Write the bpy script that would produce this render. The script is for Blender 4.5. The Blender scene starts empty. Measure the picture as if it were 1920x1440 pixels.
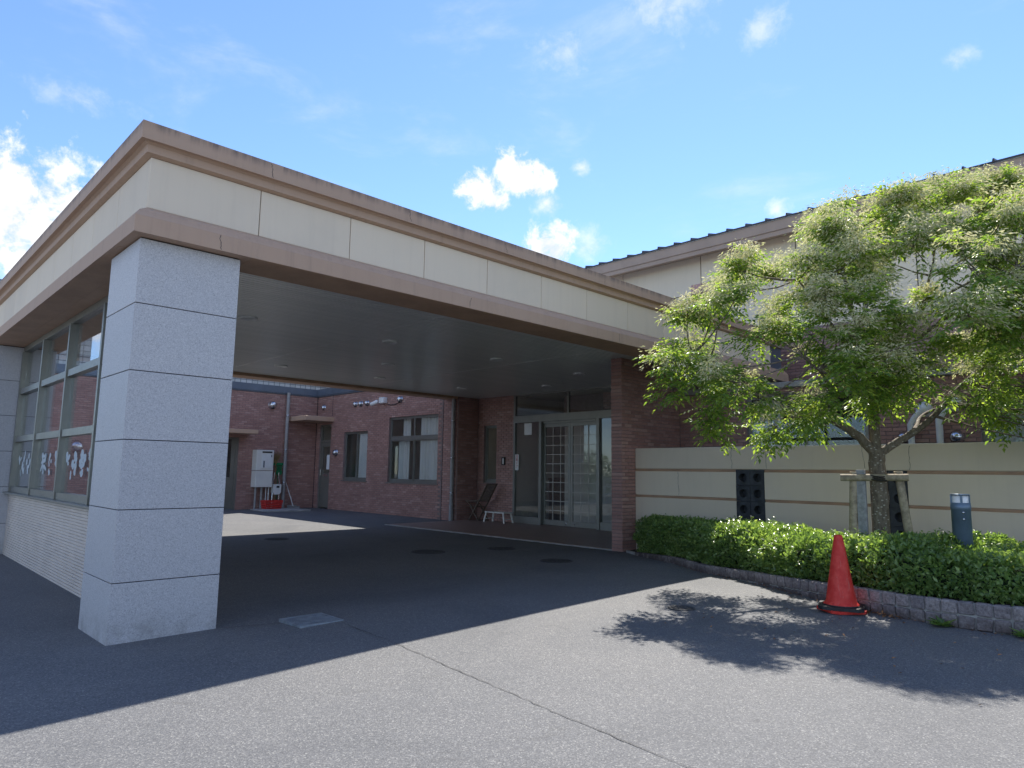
import bpy, math, random
import numpy as np
from mathutils import Vector, Matrix

random.seed(7)
rng = np.random.default_rng(11)
S = 0.85                      # site units -> metres
scene = bpy.context.scene
COL = scene.collection

# ------------------------------------------------------------------ camera
cam_data = bpy.data.cameras.new('camera')
cam = bpy.data.objects.new('camera', cam_data)
COL.objects.link(cam)
YAW, PITCH, ROLL = 0.772526721, 0.128123085, -0.0138521971
fwd = Vector((math.sin(YAW) * math.cos(PITCH), math.cos(YAW) * math.cos(PITCH), math.sin(PITCH)))
rgt = Vector((math.cos(YAW), -math.sin(YAW), 0))
dwn = fwd.cross(rgt)
r2 = math.cos(ROLL) * rgt + math.sin(ROLL) * dwn
d2 = -math.sin(ROLL) * rgt + math.cos(ROLL) * dwn
M = Matrix((r2, -d2, -fwd)).transposed().to_4x4()
M.translation = Vector((0, 0, 1.6 * S))
cam.matrix_world = M
cam_data.sensor_width = 36
cam_data.lens = 24
cam_data.clip_start = 0.05
cam_data.clip_end = 2000
scene.camera = cam

# ------------------------------------------------------------------ light
SUN = Vector((0.72, 0.352, 1.0)).normalized()
sun_el = math.asin(SUN.z)
sun_az = math.atan2(SUN.x, SUN.y)
sd = bpy.data.lights.new('sun', 'SUN')
sd.energy = 2.25
sd.angle = math.radians(0.53)
sd.color = (1.0, 0.95, 0.87)
sun = bpy.data.objects.new('sun', sd)
COL.objects.link(sun)
sun.rotation_euler = SUN.to_track_quat('Z', 'Y').to_euler()
sun.location = (0, 0, 30)

scene.view_settings.view_transform = 'Standard'
scene.view_settings.look = 'None'
scene.view_settings.exposure = 1.93
scene.view_settings.gamma = 1.0
scene.view_settings.use_curve_mapping = False
scene.cycles.max_bounces = 10
scene.cycles.diffuse_bounces = 6
scene.cycles.transparent_max_bounces = 16
scene.cycles.use_denoising = True


# ------------------------------------------------------------------ node helper
class NT:
    def __init__(self, tree):
        self.t = tree
        self.n = tree.nodes
        self.l = tree.links

    def new(self, typ, ins=None, **props):
        nd = self.n.new(typ)
        for k, v in props.items():
            setattr(nd, k, v)
        for k, v in (ins or {}).items():
            s = nd.inputs[k]
            if isinstance(v, bpy.types.NodeSocket):
                self.l.new(v, s)
            else:
                s.default_value = v
        return nd

    def math(self, op, a, b=0.0, clamp=False):
        nd = self.new('ShaderNodeMath', {0: a, 1: b}, operation=op, use_clamp=clamp)
        return nd.outputs[0]

    def vmath(self, op, a, b=(0, 0, 0)):
        nd = self.new('ShaderNodeVectorMath', {0: a, 1: b}, operation=op)
        return nd.outputs['Value'] if op in ('LENGTH', 'DOT_PRODUCT', 'DISTANCE') else nd.outputs[0]

    def mix(self, f, a, b, blend='MIX'):
        nd = self.new('ShaderNodeMix', data_type='RGBA', blend_type=blend)
        for s, v in ((nd.inputs[0], f), (nd.inputs[6], a), (nd.inputs[7], b)):
            if isinstance(v, bpy.types.NodeSocket):
                self.l.new(v, s)
            else:
                s.default_value = v if not isinstance(v, tuple) or len(v) == 4 else (*v, 1)
        return nd.outputs[2]

    def smooth(self, v, lo, hi, a=0.0, b=1.0):
        nd = self.new('ShaderNodeMapRange', {0: v, 1: lo, 2: hi, 3: a, 4: b}, interpolation_type='SMOOTHSTEP')
        return nd.outputs[0]

    def noise(self, vec, scale, detail=4, rough=0.55, dist=0.0):
        nd = self.new('ShaderNodeTexNoise', {'Vector': vec, 'Scale': scale, 'Detail': detail,
                                             'Roughness': rough, 'Distortion': dist})
        return nd.outputs[0]

    def ramp(self, f, stops):
        nd = self.new('ShaderNodeValToRGB', {0: f})
        cr = nd.color_ramp
        while len(cr.elements) > len(stops):
            cr.elements.remove(cr.elements[-1])
        while len(cr.elements) < len(stops):
            cr.elements.new(1.0)
        for e, (p, c) in zip(cr.elements, stops):
            e.position = p
            e.color = (*c, 1)
        return nd.outputs[0]


# ------------------------------------------------------------------ world: Nishita sky and clouds
world = bpy.data.worlds.new('World')
scene.world = world
world.use_nodes = True
w = NT(world.node_tree)
w.n.clear()
sky = w.new('ShaderNodeTexSky', sky_type='NISHITA', sun_disc=False, sun_elevation=sun_el,
            sun_rotation=sun_az, altitude=300.0, air_density=1.0, dust_density=0.05, ozone_density=3.0)
wdir = w.new('ShaderNodeTexCoord').outputs['Generated']
n0 = w.noise(wdir, 8.0, 4, 0.55)
n1 = w.noise(wdir, 27.0, 8, 0.64, 0.25)
n2 = w.noise(wdir, 85.0, 6, 0.62)
n3 = w.noise(w.vmath('MULTIPLY', wdir, (2.2, 1.2, 5.0)), 2.6, 7, 0.60, 0.3)
# thin high veils
cir = w.math('MULTIPLY', w.smooth(n3, 0.50, 0.85), 0.36)
# cumulus, seen and added: (direction, size, vertical stretch, strength)
BLOBS = [((0.605, 0.69, 0.393), 0.036, 0.75, 1.0), ((0.635, 0.655, 0.415), 0.034, 0.75, 1.0), ((0.662, 0.632, 0.402), 0.026, 0.8, 1.0),
         ((0.617, 0.676, 0.378), 0.022, 0.9, 0.9), ((0.695, 0.58, 0.42), 0.013, 0.9, 0.75), ((0.675, 0.628, 0.376), 0.020, 0.9, 0.8),
         ((0.70, 0.64, 0.318), 0.034, 0.9, 0.95), ((0.735, 0.605, 0.322), 0.030, 0.8, 0.6),
         ((0.10, 0.95, 0.285), 0.10, 0.75, 1.0), ((0.17, 0.945, 0.275), 0.055, 0.7, 1.0), ((0.02, 0.95, 0.25), 0.13, 0.8, 1.0),
         ((-0.2, 0.95, 0.26), 0.17, 0.7, 1.0), ((0.14, 0.97, 0.20), 0.09, 0.5, 0.8),
         ((0.76, 0.345, 0.548), 0.024, 1.2, 0.5), ((0.63, 0.55, 0.548), 0.05, 0.5, 0.38), ((0.855, 0.38, 0.35), 0.022, 0.8, 0.7),
         ((0.868, 0.165, 0.478), 0.022, 0.5, 0.45), ((0.68, 0.44, 0.59), 0.06, 0.9, 0.45), ((0.15, 0.89, 0.425), 0.05, 0.28, 0.35),
         ((-0.75, 0.55, 0.35), 0.2, 0.6, 1.0), ((-0.6, -0.7, 0.3), 0.26, 0.5, 1.0), ((0.3, -0.9, 0.35), 0.22, 0.6, 1.0),  # unseen clouds from here on, most added to raise and whiten fill light
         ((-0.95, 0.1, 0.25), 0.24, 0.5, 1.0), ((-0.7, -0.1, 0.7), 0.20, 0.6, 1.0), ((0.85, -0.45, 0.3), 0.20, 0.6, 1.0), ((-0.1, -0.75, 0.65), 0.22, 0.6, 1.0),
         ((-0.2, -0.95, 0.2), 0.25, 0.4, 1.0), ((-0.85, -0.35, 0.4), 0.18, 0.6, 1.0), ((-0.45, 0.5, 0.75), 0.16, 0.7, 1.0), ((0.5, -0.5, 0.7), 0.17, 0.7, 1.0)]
cloud = cir
edge = w.math('ADD', w.math('MULTIPLY', w.math('SUBTRACT', n1, 0.5), 2.3),
              w.math('ADD', w.math('MULTIPLY', w.math('SUBTRACT', n2, 0.5), 0.8), w.math('MULTIPLY', w.math('SUBTRACT', n0, 0.5), 0.9)))
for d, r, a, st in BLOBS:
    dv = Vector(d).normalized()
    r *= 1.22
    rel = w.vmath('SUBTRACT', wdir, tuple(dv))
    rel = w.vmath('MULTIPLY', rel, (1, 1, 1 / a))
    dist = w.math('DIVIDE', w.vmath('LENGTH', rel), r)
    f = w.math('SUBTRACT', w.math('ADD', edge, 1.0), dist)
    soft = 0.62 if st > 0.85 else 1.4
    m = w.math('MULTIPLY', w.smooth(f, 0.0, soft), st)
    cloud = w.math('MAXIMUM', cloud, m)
ccol = w.mix(w.smooth(n1, 0.32, 0.60), (3.7, 3.9, 4.35), (5.0, 5.0, 5.0))
skyc = sky.outputs[0]
tint = w.mix(1.0, skyc, (0.82, 0.90, 1.06, 1), 'MULTIPLY')
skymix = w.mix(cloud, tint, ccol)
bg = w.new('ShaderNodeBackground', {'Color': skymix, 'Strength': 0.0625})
w.l.new(bg.outputs[0], w.new('ShaderNodeOutputWorld').inputs[0])

# ------------------------------------------------------------------ materials
MATS = {}


def material(name, build):
    m = bpy.data.materials.new(name)
    m.use_nodes = True
    t = NT(m.node_tree)
    t.n.clear()
    sh = build(t)
    t.l.new(sh, t.new('ShaderNodeOutputMaterial').inputs[0])
    MATS[name] = m
    return m


def pbsdf(t, col, rough=0.6, metal=0.0, bump=None, bstr=0.2, bdist=0.01, spec=0.5, **kw):
    ins = {'Base Color': col if isinstance(col, bpy.types.NodeSocket) else (*col, 1), 'Roughness': rough,
           'Metallic': metal, 'Specular IOR Level': spec}
    ins.update(kw)
    if bump is not None:
        b = t.new('ShaderNodeBump', {'Height': bump, 'Strength': bstr, 'Distance': bdist})
        ins['Normal'] = b.outputs[0]
    return t.new('ShaderNodeBsdfPrincipled', ins).outputs[0]


def obj_co(t):
    return t.new('ShaderNodeTexCoord').outputs['Object']


def world_co(t):
    return t.new('ShaderNodeNewGeometry').outputs['Position']


def rnd_island(t):
    a = t.new('ShaderNodeNewGeometry').outputs['Random Per Island']
    b = t.new('ShaderNodeObjectInfo').outputs['Random']
    return t.math('FRACT', t.math('ADD', a, b))


def plain(name, col, rough=0.55, metal=0.0, var=0.12, nscale=6.0, spec=0.5, bump=0.0):
    def b(t):
        co = world_co(t)
        n = t.noise(co, nscale, 6, 0.6)
        c = t.mix(t.smooth(n, 0.3, 0.72), tuple(x * (1 - var) for x in col), tuple(min(1, x * (1 + var)) for x in col))
        n2_ = t.noise(co, nscale * 14, 3, 0.6)
        rr = t.smooth(n2_, 0.2, 0.8, max(0.02, rough - 0.07), min(1, rough + 0.07))
        return pbsdf(t, c, rr, metal, n2_ if bump else None, bump, 0.004, spec)
    return material(name, b)


def m_asphalt(t):
    co = world_co(t)
    v = t.new('ShaderNodeTexVoronoi', {'Vector': co, 'Scale': 150.0})
    cell = t.new('ShaderNodeSeparateColor', {0: v.outputs['Color']}).outputs[0]
    v2 = t.new('ShaderNodeTexVoronoi', {'Vector': co, 'Scale': 75.0})
    cell2 = t.new('ShaderNodeSeparateColor', {0: v2.outputs['Color']}).outputs[1]
    base = t.ramp(cell, [(0.0, (0.088, 0.089, 0.092)), (0.45, (0.117, 0.118, 0.121)), (0.80, (0.150, 0.150, 0.151)),
                         (0.93, (0.178, 0.176, 0.170)), (1.0, (0.27, 0.265, 0.25))])
    sp = t.math('MULTIPLY', t.smooth(cell2, 0.95, 0.99), 0.3)
    base = t.mix(sp, base, (0.30, 0.295, 0.28))
    big = t.noise(co, 0.55, 6, 0.62, 0.6)
    base = t.mix(1.0, base, t.ramp(big, [(0.28, (0.80, 0.81, 0.83)), (0.5, (1.0, 1.0, 1.0)), (0.74, (1.15, 1.13, 1.10))]), 'MULTIPLY')
    st = t.noise(co, 2.6, 5, 0.68, 1.2)
    base = t.mix(t.smooth(st, 0.58, 0.76, 0, 0.38), base, (0.066, 0.064, 0.062))
    h = t.math('ADD', v.outputs['Distance'], t.math('MULTIPLY', cell, 0.4))
    return pbsdf(t, base, 0.8, 0, h, 0.32, 0.005, 0.4)


material('asphalt', m_asphalt)


def m_granite(t):
    co = world_co(t)
    a = t.noise(co, 125, 3, 0.7)
    v = t.new('ShaderNodeTexVoronoi', {'Vector': co, 'Scale': 160.0})
    cell = t.new('ShaderNodeSeparateColor', {0: v.outputs['Color']}).outputs[0]
    c = t.ramp(a, [(0.28, (0.36, 0.355, 0.37)), (0.46, (0.47, 0.465, 0.48)), (0.58, (0.53, 0.525, 0.535)), (0.74, (0.64, 0.63, 0.635))])
    c = t.mix(t.smooth(cell, 0.86, 0.94, 0, 0.28), c, (0.10, 0.10, 0.115))
    c = t.mix(t.smooth(cell, 0.14, 0.07, 0, 0.35), c, (0.72, 0.71, 0.70))
    r = t.new('ShaderNodeObjectInfo').outputs['Random']
    c = t.mix(1.0, c, t.ramp(r, [(0, (0.90, 0.90, 0.92)), (1, (1.05, 1.04, 1.03))]), 'MULTIPLY')
    z = t.new('ShaderNodeSeparateXYZ', {0: co}).outputs[2]
    dn = t.noise(co, 5, 5, 0.7)
    dirt = t.math('MULTIPLY', t.smooth(z, 0.28, 0.0), t.smooth(dn, 0.35, 0.7))
    c = t.mix(t.math('MULTIPLY', dirt, 0.6), c, (0.16, 0.15, 0.14))
    return pbsdf(t, c, 0.5, 0, a, 0.15, 0.002, 0.5)


material('granite', m_granite)


def m_brick(t):
    r = rnd_island(t)
    co = world_co(t)
    n = t.noise(co, 45, 4, 0.6)
    c = t.ramp(r, [(0.0, (0.27, 0.145, 0.125)), (0.3, (0.345, 0.185, 0.158)), (0.62, (0.39, 0.215, 0.182)), (0.86, (0.45, 0.27, 0.23)),
                   (1.0, (0.52, 0.35, 0.30))])
    c = t.mix(0.4, c, t.ramp(n, [(0.3, (0.29, 0.16, 0.135)), (0.7, (0.45, 0.265, 0.225))]))
    big = t.noise(co, 0.8, 4, 0.6)
    c = t.mix(1.0, c, t.ramp(big, [(0.3, (0.86, 0.85, 0.86)), (0.7, (1.12, 1.12, 1.12))]), 'MULTIPLY')
    return pbsdf(t, c, 0.5, 0, n, 0.25, 0.003, 0.45)


material('brick', m_brick)


def m_tile(t):
    r = rnd_island(t)
    c = t.ramp(r, [(0.0, (0.46, 0.46, 0.45)), (0.5, (0.54, 0.54, 0.52)), (1.0, (0.62, 0.61, 0.59))])
    return pbsdf(t, c, 0.3)


material('white_tile', m_tile)
plain('mortar', (0.25, 0.185, 0.175), 0.9, var=0.15, nscale=9)
plain('tile_grout', (0.16, 0.16, 0.165), 0.9)


def m_cream(t, col=(0.78, 0.66, 0.515)):
    co = world_co(t)
    r = t.new('ShaderNodeObjectInfo').outputs['Random']
    n = t.noise(co, 60, 4, 0.6)
    streak = t.noise(t.vmath('MULTIPLY', co, (9.0, 9.0, 0.55)), 1.0, 6, 0.68)
    c = t.mix(t.smooth(streak, 0.45, 0.85, 0, 0.20), col, tuple(x * 0.66 for x in col))
    blot = t.noise(co, 1.6, 5, 0.6)
    c = t.mix(t.smooth(blot, 0.45, 0.75, 0, 0.25), c, tuple(x * 0.82 for x in (col[0], col[1] * 1.01, col[2] * 1.04)))
    c = t.mix(1.0, c, t.ramp(r, [(0, (0.95, 0.95, 0.95)), (1, (1.04, 1.04, 1.03))]), 'MULTIPLY')
    return pbsdf(t, c, 0.75, 0, n, 0.22, 0.003, 0.3)


material('cream_render', m_cream)
material('upper_cream', lambda t: m_cream(t, (0.87, 0.735, 0.56)))
material('wall_cream', lambda t: m_cream(t, (0.68, 0.58, 0.46)))


def m_brown(t):
    co = world_co(t)
    n = t.noise(co, 70, 4, 0.6)
    streak = t.noise(t.vmath('MULTIPLY', co, (11.0, 11.0, 0.8)), 1.0, 6, 0.7)
    c = t.mix(t.smooth(streak, 0.48, 0.80, 0, 0.55), (0.49, 0.335, 0.24), (0.34, 0.235, 0.175))
    blot = t.noise(co, 2.2, 5, 0.6)
    c = t.mix(t.smooth(blot, 0.42, 0.72, 0, 0.3), c, (0.54, 0.385, 0.285))
    z = t.new('ShaderNodeSeparateXYZ', {0: co}).outputs[2]
    mould = t.math('MULTIPLY', t.smooth(z, 4.80 * S, 4.905 * S), t.smooth(streak, 0.38, 0.62, 0.1, 0.75))
    c = t.mix(mould, c, (0.13, 0.10, 0.09))
    return pbsdf(t, c, 0.7, 0, n, 0.25, 0.003, 0.35)


material('brown_stone', m_brown)
plain('soffit_brown', (0.44, 0.275, 0.175), 0.55, var=0.12, nscale=3)


def m_slat(t):
    r = rnd_island(t)
    c = t.ramp(r, [(0, (0.68, 0.70, 0.67)), (1, (0.76, 0.77, 0.74))])
    return pbsdf(t, c, 0.28, 0.2)


material('ceiling_metal', m_slat)
plain('siding', (0.60, 0.53, 0.475), 0.5, var=0.06, nscale=3)
plain('aluminium', (0.235, 0.235, 0.215), 0.38, 0.55, var=0.08, nscale=2)
plain('door_steel', (0.20, 0.19, 0.165), 0.45, 0.3, var=0.08, nscale=2)
plain('flashing', (0.13, 0.155, 0.20), 0.42, 0.3, var=0.14, nscale=1.6)
plain('dark_seal', (0.02, 0.02, 0.022), 0.7)
plain('chrome', (0.62, 0.62, 0.64), 0.22, 0.95, var=0.05)
plain('white_plastic', (0.72, 0.72, 0.70), 0.42, var=0.05)
plain('offwhite_metal', (0.70, 0.68, 0.635), 0.42, var=0.05, nscale=2)
plain('paper', (0.80, 0.81, 0.82), 0.7, var=0.04)
plain('lattice', (0.62, 0.58, 0.52), 0.5, var=0.05)
plain('grey_pipe', (0.30, 0.29, 0.285), 0.45, var=0.12)
plain('lamp_white', (0.78, 0.78, 0.76), 0.35)
plain('black_rubber', (0.018, 0.018, 0.02), 0.6, var=0.3, nscale=14)
plain('basket_red', (0.55, 0.035, 0.03), 0.4)
plain('print_red', (0.55, 0.05, 0.05), 0.6)
plain('print_grey', (0.16, 0.17, 0.19), 0.6)
plain('plastic_green', (0.02, 0.20, 0.075), 0.45)
plain('plastic_blue', (0.10, 0.20, 0.42), 0.45)
plain('straw', (0.34, 0.235, 0.10), 0.85, var=0.3, nscale=30)
plain('teak', (0.155, 0.115, 0.085), 0.6, var=0.25, nscale=20)
plain('stake_wood', (0.33, 0.27, 0.195), 0.8, var=0.35, nscale=16, bump=0.4)
plain('stake_grey', (0.30, 0.30, 0.31), 0.8, var=0.25, nscale=16, bump=0.4)
plain('log_end', (0.52, 0.42, 0.30), 0.85, var=0.2, nscale=30)
plain('charcoal_block', (0.040, 0.044, 0.052), 0.75, var=0.35, nscale=9, bump=0.5)
plain('bollard_blue', (0.13, 0.185, 0.245), 0.42, 0.25, var=0.12, nscale=5)
plain('roof_metal', (0.055, 0.046, 0.045), 0.42, 0.3)
plain('eave_brown', (0.44, 0.315, 0.235), 0.5, var=0.07, nscale=2)
plain('pink_tile', (0.55, 0.30, 0.285), 0.5, var=0.08)
plain('concrete', (0.34, 0.335, 0.32), 0.85, var=0.22, nscale=4, bump=0.3)
plain('interior', (0.62, 0.58, 0.52), 0.8, var=0.1, nscale=1)
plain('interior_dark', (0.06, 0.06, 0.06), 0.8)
plain('grate_steel', (0.25, 0.285, 0.32), 0.45, 0.25, var=0.25, nscale=12)
plain('cover_iron', (0.060, 0.060, 0.062), 0.7, 0.2, var=0.4, nscale=20, bump=0.5)
plain('crack', (0.072, 0.070, 0.068), 0.95)
plain('letter_film', (0.42, 0.47, 0.50), 0.7, var=0.05)
plain('rope', (0.03, 0.025, 0.02), 0.9)
plain('dry_leaf', (0.26, 0.13, 0.055), 0.8, var=0.5, nscale=40)
plain('camera_white', (0.75, 0.75, 0.75), 0.35)


def m_floor(t):
    co = world_co(t)
    bt = t.new('ShaderNodeTexBrick', {'Vector': co, 'Color1': (0.27, 0.19, 0.165, 1), 'Color2': (0.31, 0.22, 0.19, 1),
                                      'Mortar': (0.13, 0.105, 0.10, 1), 'Scale': 3.3, 'Mortar Size': 0.012,
                                      'Brick Width': 1.0, 'Row Height': 1.0}, offset=0.0)
    n = t.noise(co, 25, 4)
    c = t.mix(0.25, bt.outputs[0], t.ramp(n, [(0.3, (0.13, 0.09, 0.08)), (0.7, (0.27, 0.2, 0.175))]))
    return pbsdf(t, c, 0.45, 0, bt.outputs[1], 0.15, -0.003)


material('floor_tile', m_floor)


def m_cone(t):
    co = world_co(t)
    n = t.noise(co, 14, 5, 0.65)
    fine = t.noise(t.vmath('MULTIPLY', co, (30, 30, 9)), 1.0, 5, 0.7)
    c = t.mix(t.smooth(n, 0.35, 0.75), (0.56, 0.030, 0.022), (0.68, 0.07, 0.05))
    c = t.mix(t.smooth(fine, 0.56, 0.74, 0, 0.6), c, (0.50, 0.17, 0.13))
    return pbsdf(t, c, 0.5, 0, n, 0.15, 0.01, 0.3)


material('cone_red', m_cone)


def m_kerb(t):
    co = world_co(t)
    r = t.new('ShaderNodeObjectInfo').outputs['Random']
    n = t.noise(co, 42, 5, 0.7)
    c = t.ramp(n, [(0.32, (0.13, 0.115, 0.115)), (0.5, (0.25, 0.23, 0.23)), (0.68, (0.36, 0.335, 0.33))])
    c = t.mix(1.0, c, t.ramp(r, [(0, (0.72, 0.70, 0.72)), (1, (1.1, 1.06, 1.04))]), 'MULTIPLY')
    z = t.new('ShaderNodeSeparateXYZ', {0: co}).outputs[2]
    dn = t.noise(co, 9, 5, 0.7)
    low_dark = t.math('MULTIPLY', t.smooth(t.math('ADD', z, t.math('MULTIPLY', dn, 0.16)), 0.33, 0.20), t.smooth(dn, 0.3, 0.55))  # patchy dark brown towards the bottom of the stones
    c = t.mix(t.math('MULTIPLY', low_dark, 0.75), c, (0.055, 0.038, 0.033))
    return pbsdf(t, c, 0.85, 0, n, 0.6, 0.012, 0.3)


material('kerb_stone', m_kerb)


def m_soil(t):
    n = t.noise(world_co(t), 28, 6, 0.7)
    c = t.ramp(n, [(0.3, (0.02, 0.014, 0.01)), (0.7, (0.085, 0.06, 0.042))])
    return pbsdf(t, c, 0.95, 0, n, 0.8, 0.02)


material('soil', m_soil)


def m_bark(t):
    co = obj_co(t)
    n = t.noise(t.vmath('MULTIPLY', co, (1, 1, 0.45)), 30, 6, 0.7)
    sp = t.new('ShaderNodeTexVoronoi', {'Vector': t.vmath('MULTIPLY', co, (1, 1, 1.8)), 'Scale': 17.0, 'Randomness': 1.0})
    spd = t.math('ADD', sp.outputs['Distance'], t.math('MULTIPLY', n, 0.25))
    c = t.ramp(n, [(0.3, (0.085, 0.065, 0.048)), (0.55, (0.165, 0.135, 0.10)), (0.75, (0.25, 0.215, 0.165))])
    c = t.mix(t.smooth(spd, 0.40, 0.28, 0, 0.9), c, (0.40, 0.375, 0.32))
    return pbsdf(t, c, 0.85, 0, n, 0.5, 0.008, 0.3)


material('bark', m_bark)


def leafmat(name, stops, trans, rough, tw=0.4, spec=0.5):
    def b(t):
        r = rnd_island(t)
        n = t.noise(world_co(t), 1.6, 3)
        f = t.math('ADD', t.math('MULTIPLY', r, 0.75), t.math('MULTIPLY', t.math('SUBTRACT', n, 0.35), 0.8), clamp=True)
        c = t.ramp(f, stops)
        p = pbsdf(t, c, rough, 0, spec=spec)
        tc = t.mix(1.0, c, (*trans, 1), 'MULTIPLY')
        tr = t.new('ShaderNodeBsdfTranslucent', {'Color': tc}).outputs[0]
        return t.new('ShaderNodeMixShader', {0: tw, 1: p, 2: tr}).outputs[0]
    return material(name, b)


leafmat('tree_leaf', [(0.0, (0.076, 0.15, 0.040)), (0.4, (0.145, 0.24, 0.052)), (0.75, (0.235, 0.33, 0.070)), (1.0, (0.36, 0.44, 0.11))],
        (2.0, 1.9, 0.9), 0.42, 0.52)
leafmat('seed_cluster', [(0.0, (0.43, 0.46, 0.21)), (0.4, (0.58, 0.58, 0.32)), (0.75, (0.70, 0.65, 0.43)), (1.0, (0.80, 0.72, 0.56))],
        (1.1, 1.1, 0.9), 0.65, 0.38, 0.25)
leafmat('hedge_leaf', [(0.0, (0.085, 0.15, 0.05)), (0.45, (0.15, 0.24, 0.075)), (0.8, (0.24, 0.34, 0.11)), (1.0, (0.38, 0.47, 0.20))],
        (1.8, 1.8, 0.8), 0.30, 0.42)
plain('hedge_core', (0.02, 0.034, 0.014), 0.95)


def m_glass(t, tint=(0.95, 0.965, 0.96), k=1.1):
    g = t.new('ShaderNodeNewGeometry')
    c = t.math('ABSOLUTE', t.vmath('DOT_PRODUCT', g.outputs['Incoming'], g.outputs['Normal']))
    fr = t.math('ADD', t.math('MULTIPLY', t.math('POWER', t.math('SUBTRACT', 1.0, c, clamp=True), 5.0), 0.96), 0.04)
    f = t.math('MULTIPLY', fr, k, clamp=True)
    tr = t.new('ShaderNodeBsdfTransparent', {'Color': (*tint, 1)}).outputs[0]
    gl = t.new('ShaderNodeBsdfGlossy', {'Color': (0.95, 0.97, 1, 1), 'Roughness': 0.0}).outputs[0]
    return t.new('ShaderNodeMixShader', {0: f, 1: tr, 2: gl}).outputs[0]


material('glass', m_glass)
material('glass_tinted', lambda t: m_glass(t, (0.42, 0.46, 0.47), 1.9))


def m_curtain(t):
    c = (0.82, 0.82, 0.80)
    p = pbsdf(t, c, 0.9)
    tr = t.new('ShaderNodeBsdfTranslucent', {'Color': (0.6, 0.6, 0.58, 1)}).outputs[0]
    return t.new('ShaderNodeMixShader', {0: 0.3, 1: p, 2: tr}).outputs[0]


material('curtain', m_curtain)
material('blind', lambda t: pbsdf(t, (0.50, 0.52, 0.55), 0.8))

# ------------------------------------------------------------------ object helpers
ORG = {}


def thing(name, label, cat, loc=(0, 0, 0), group=None, kind=None):
    o = bpy.data.objects.new(name, None)
    COL.objects.link(o)
    o.empty_display_size = 0.2
    o.location = Vector(loc) * S
    ORG[o.name] = Vector(loc)
    tag(o, label, cat, group, kind)
    return o


def tag(o, label=None, cat=None, group=None, kind=None):
    if label:
        o['label'] = label
    if cat:
        o['category'] = cat
    if group:
        o['group'] = group
    if kind:
        o['kind'] = kind
    return o


def unit(v):
    v = Vector(v)
    return v.normalized()


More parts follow.
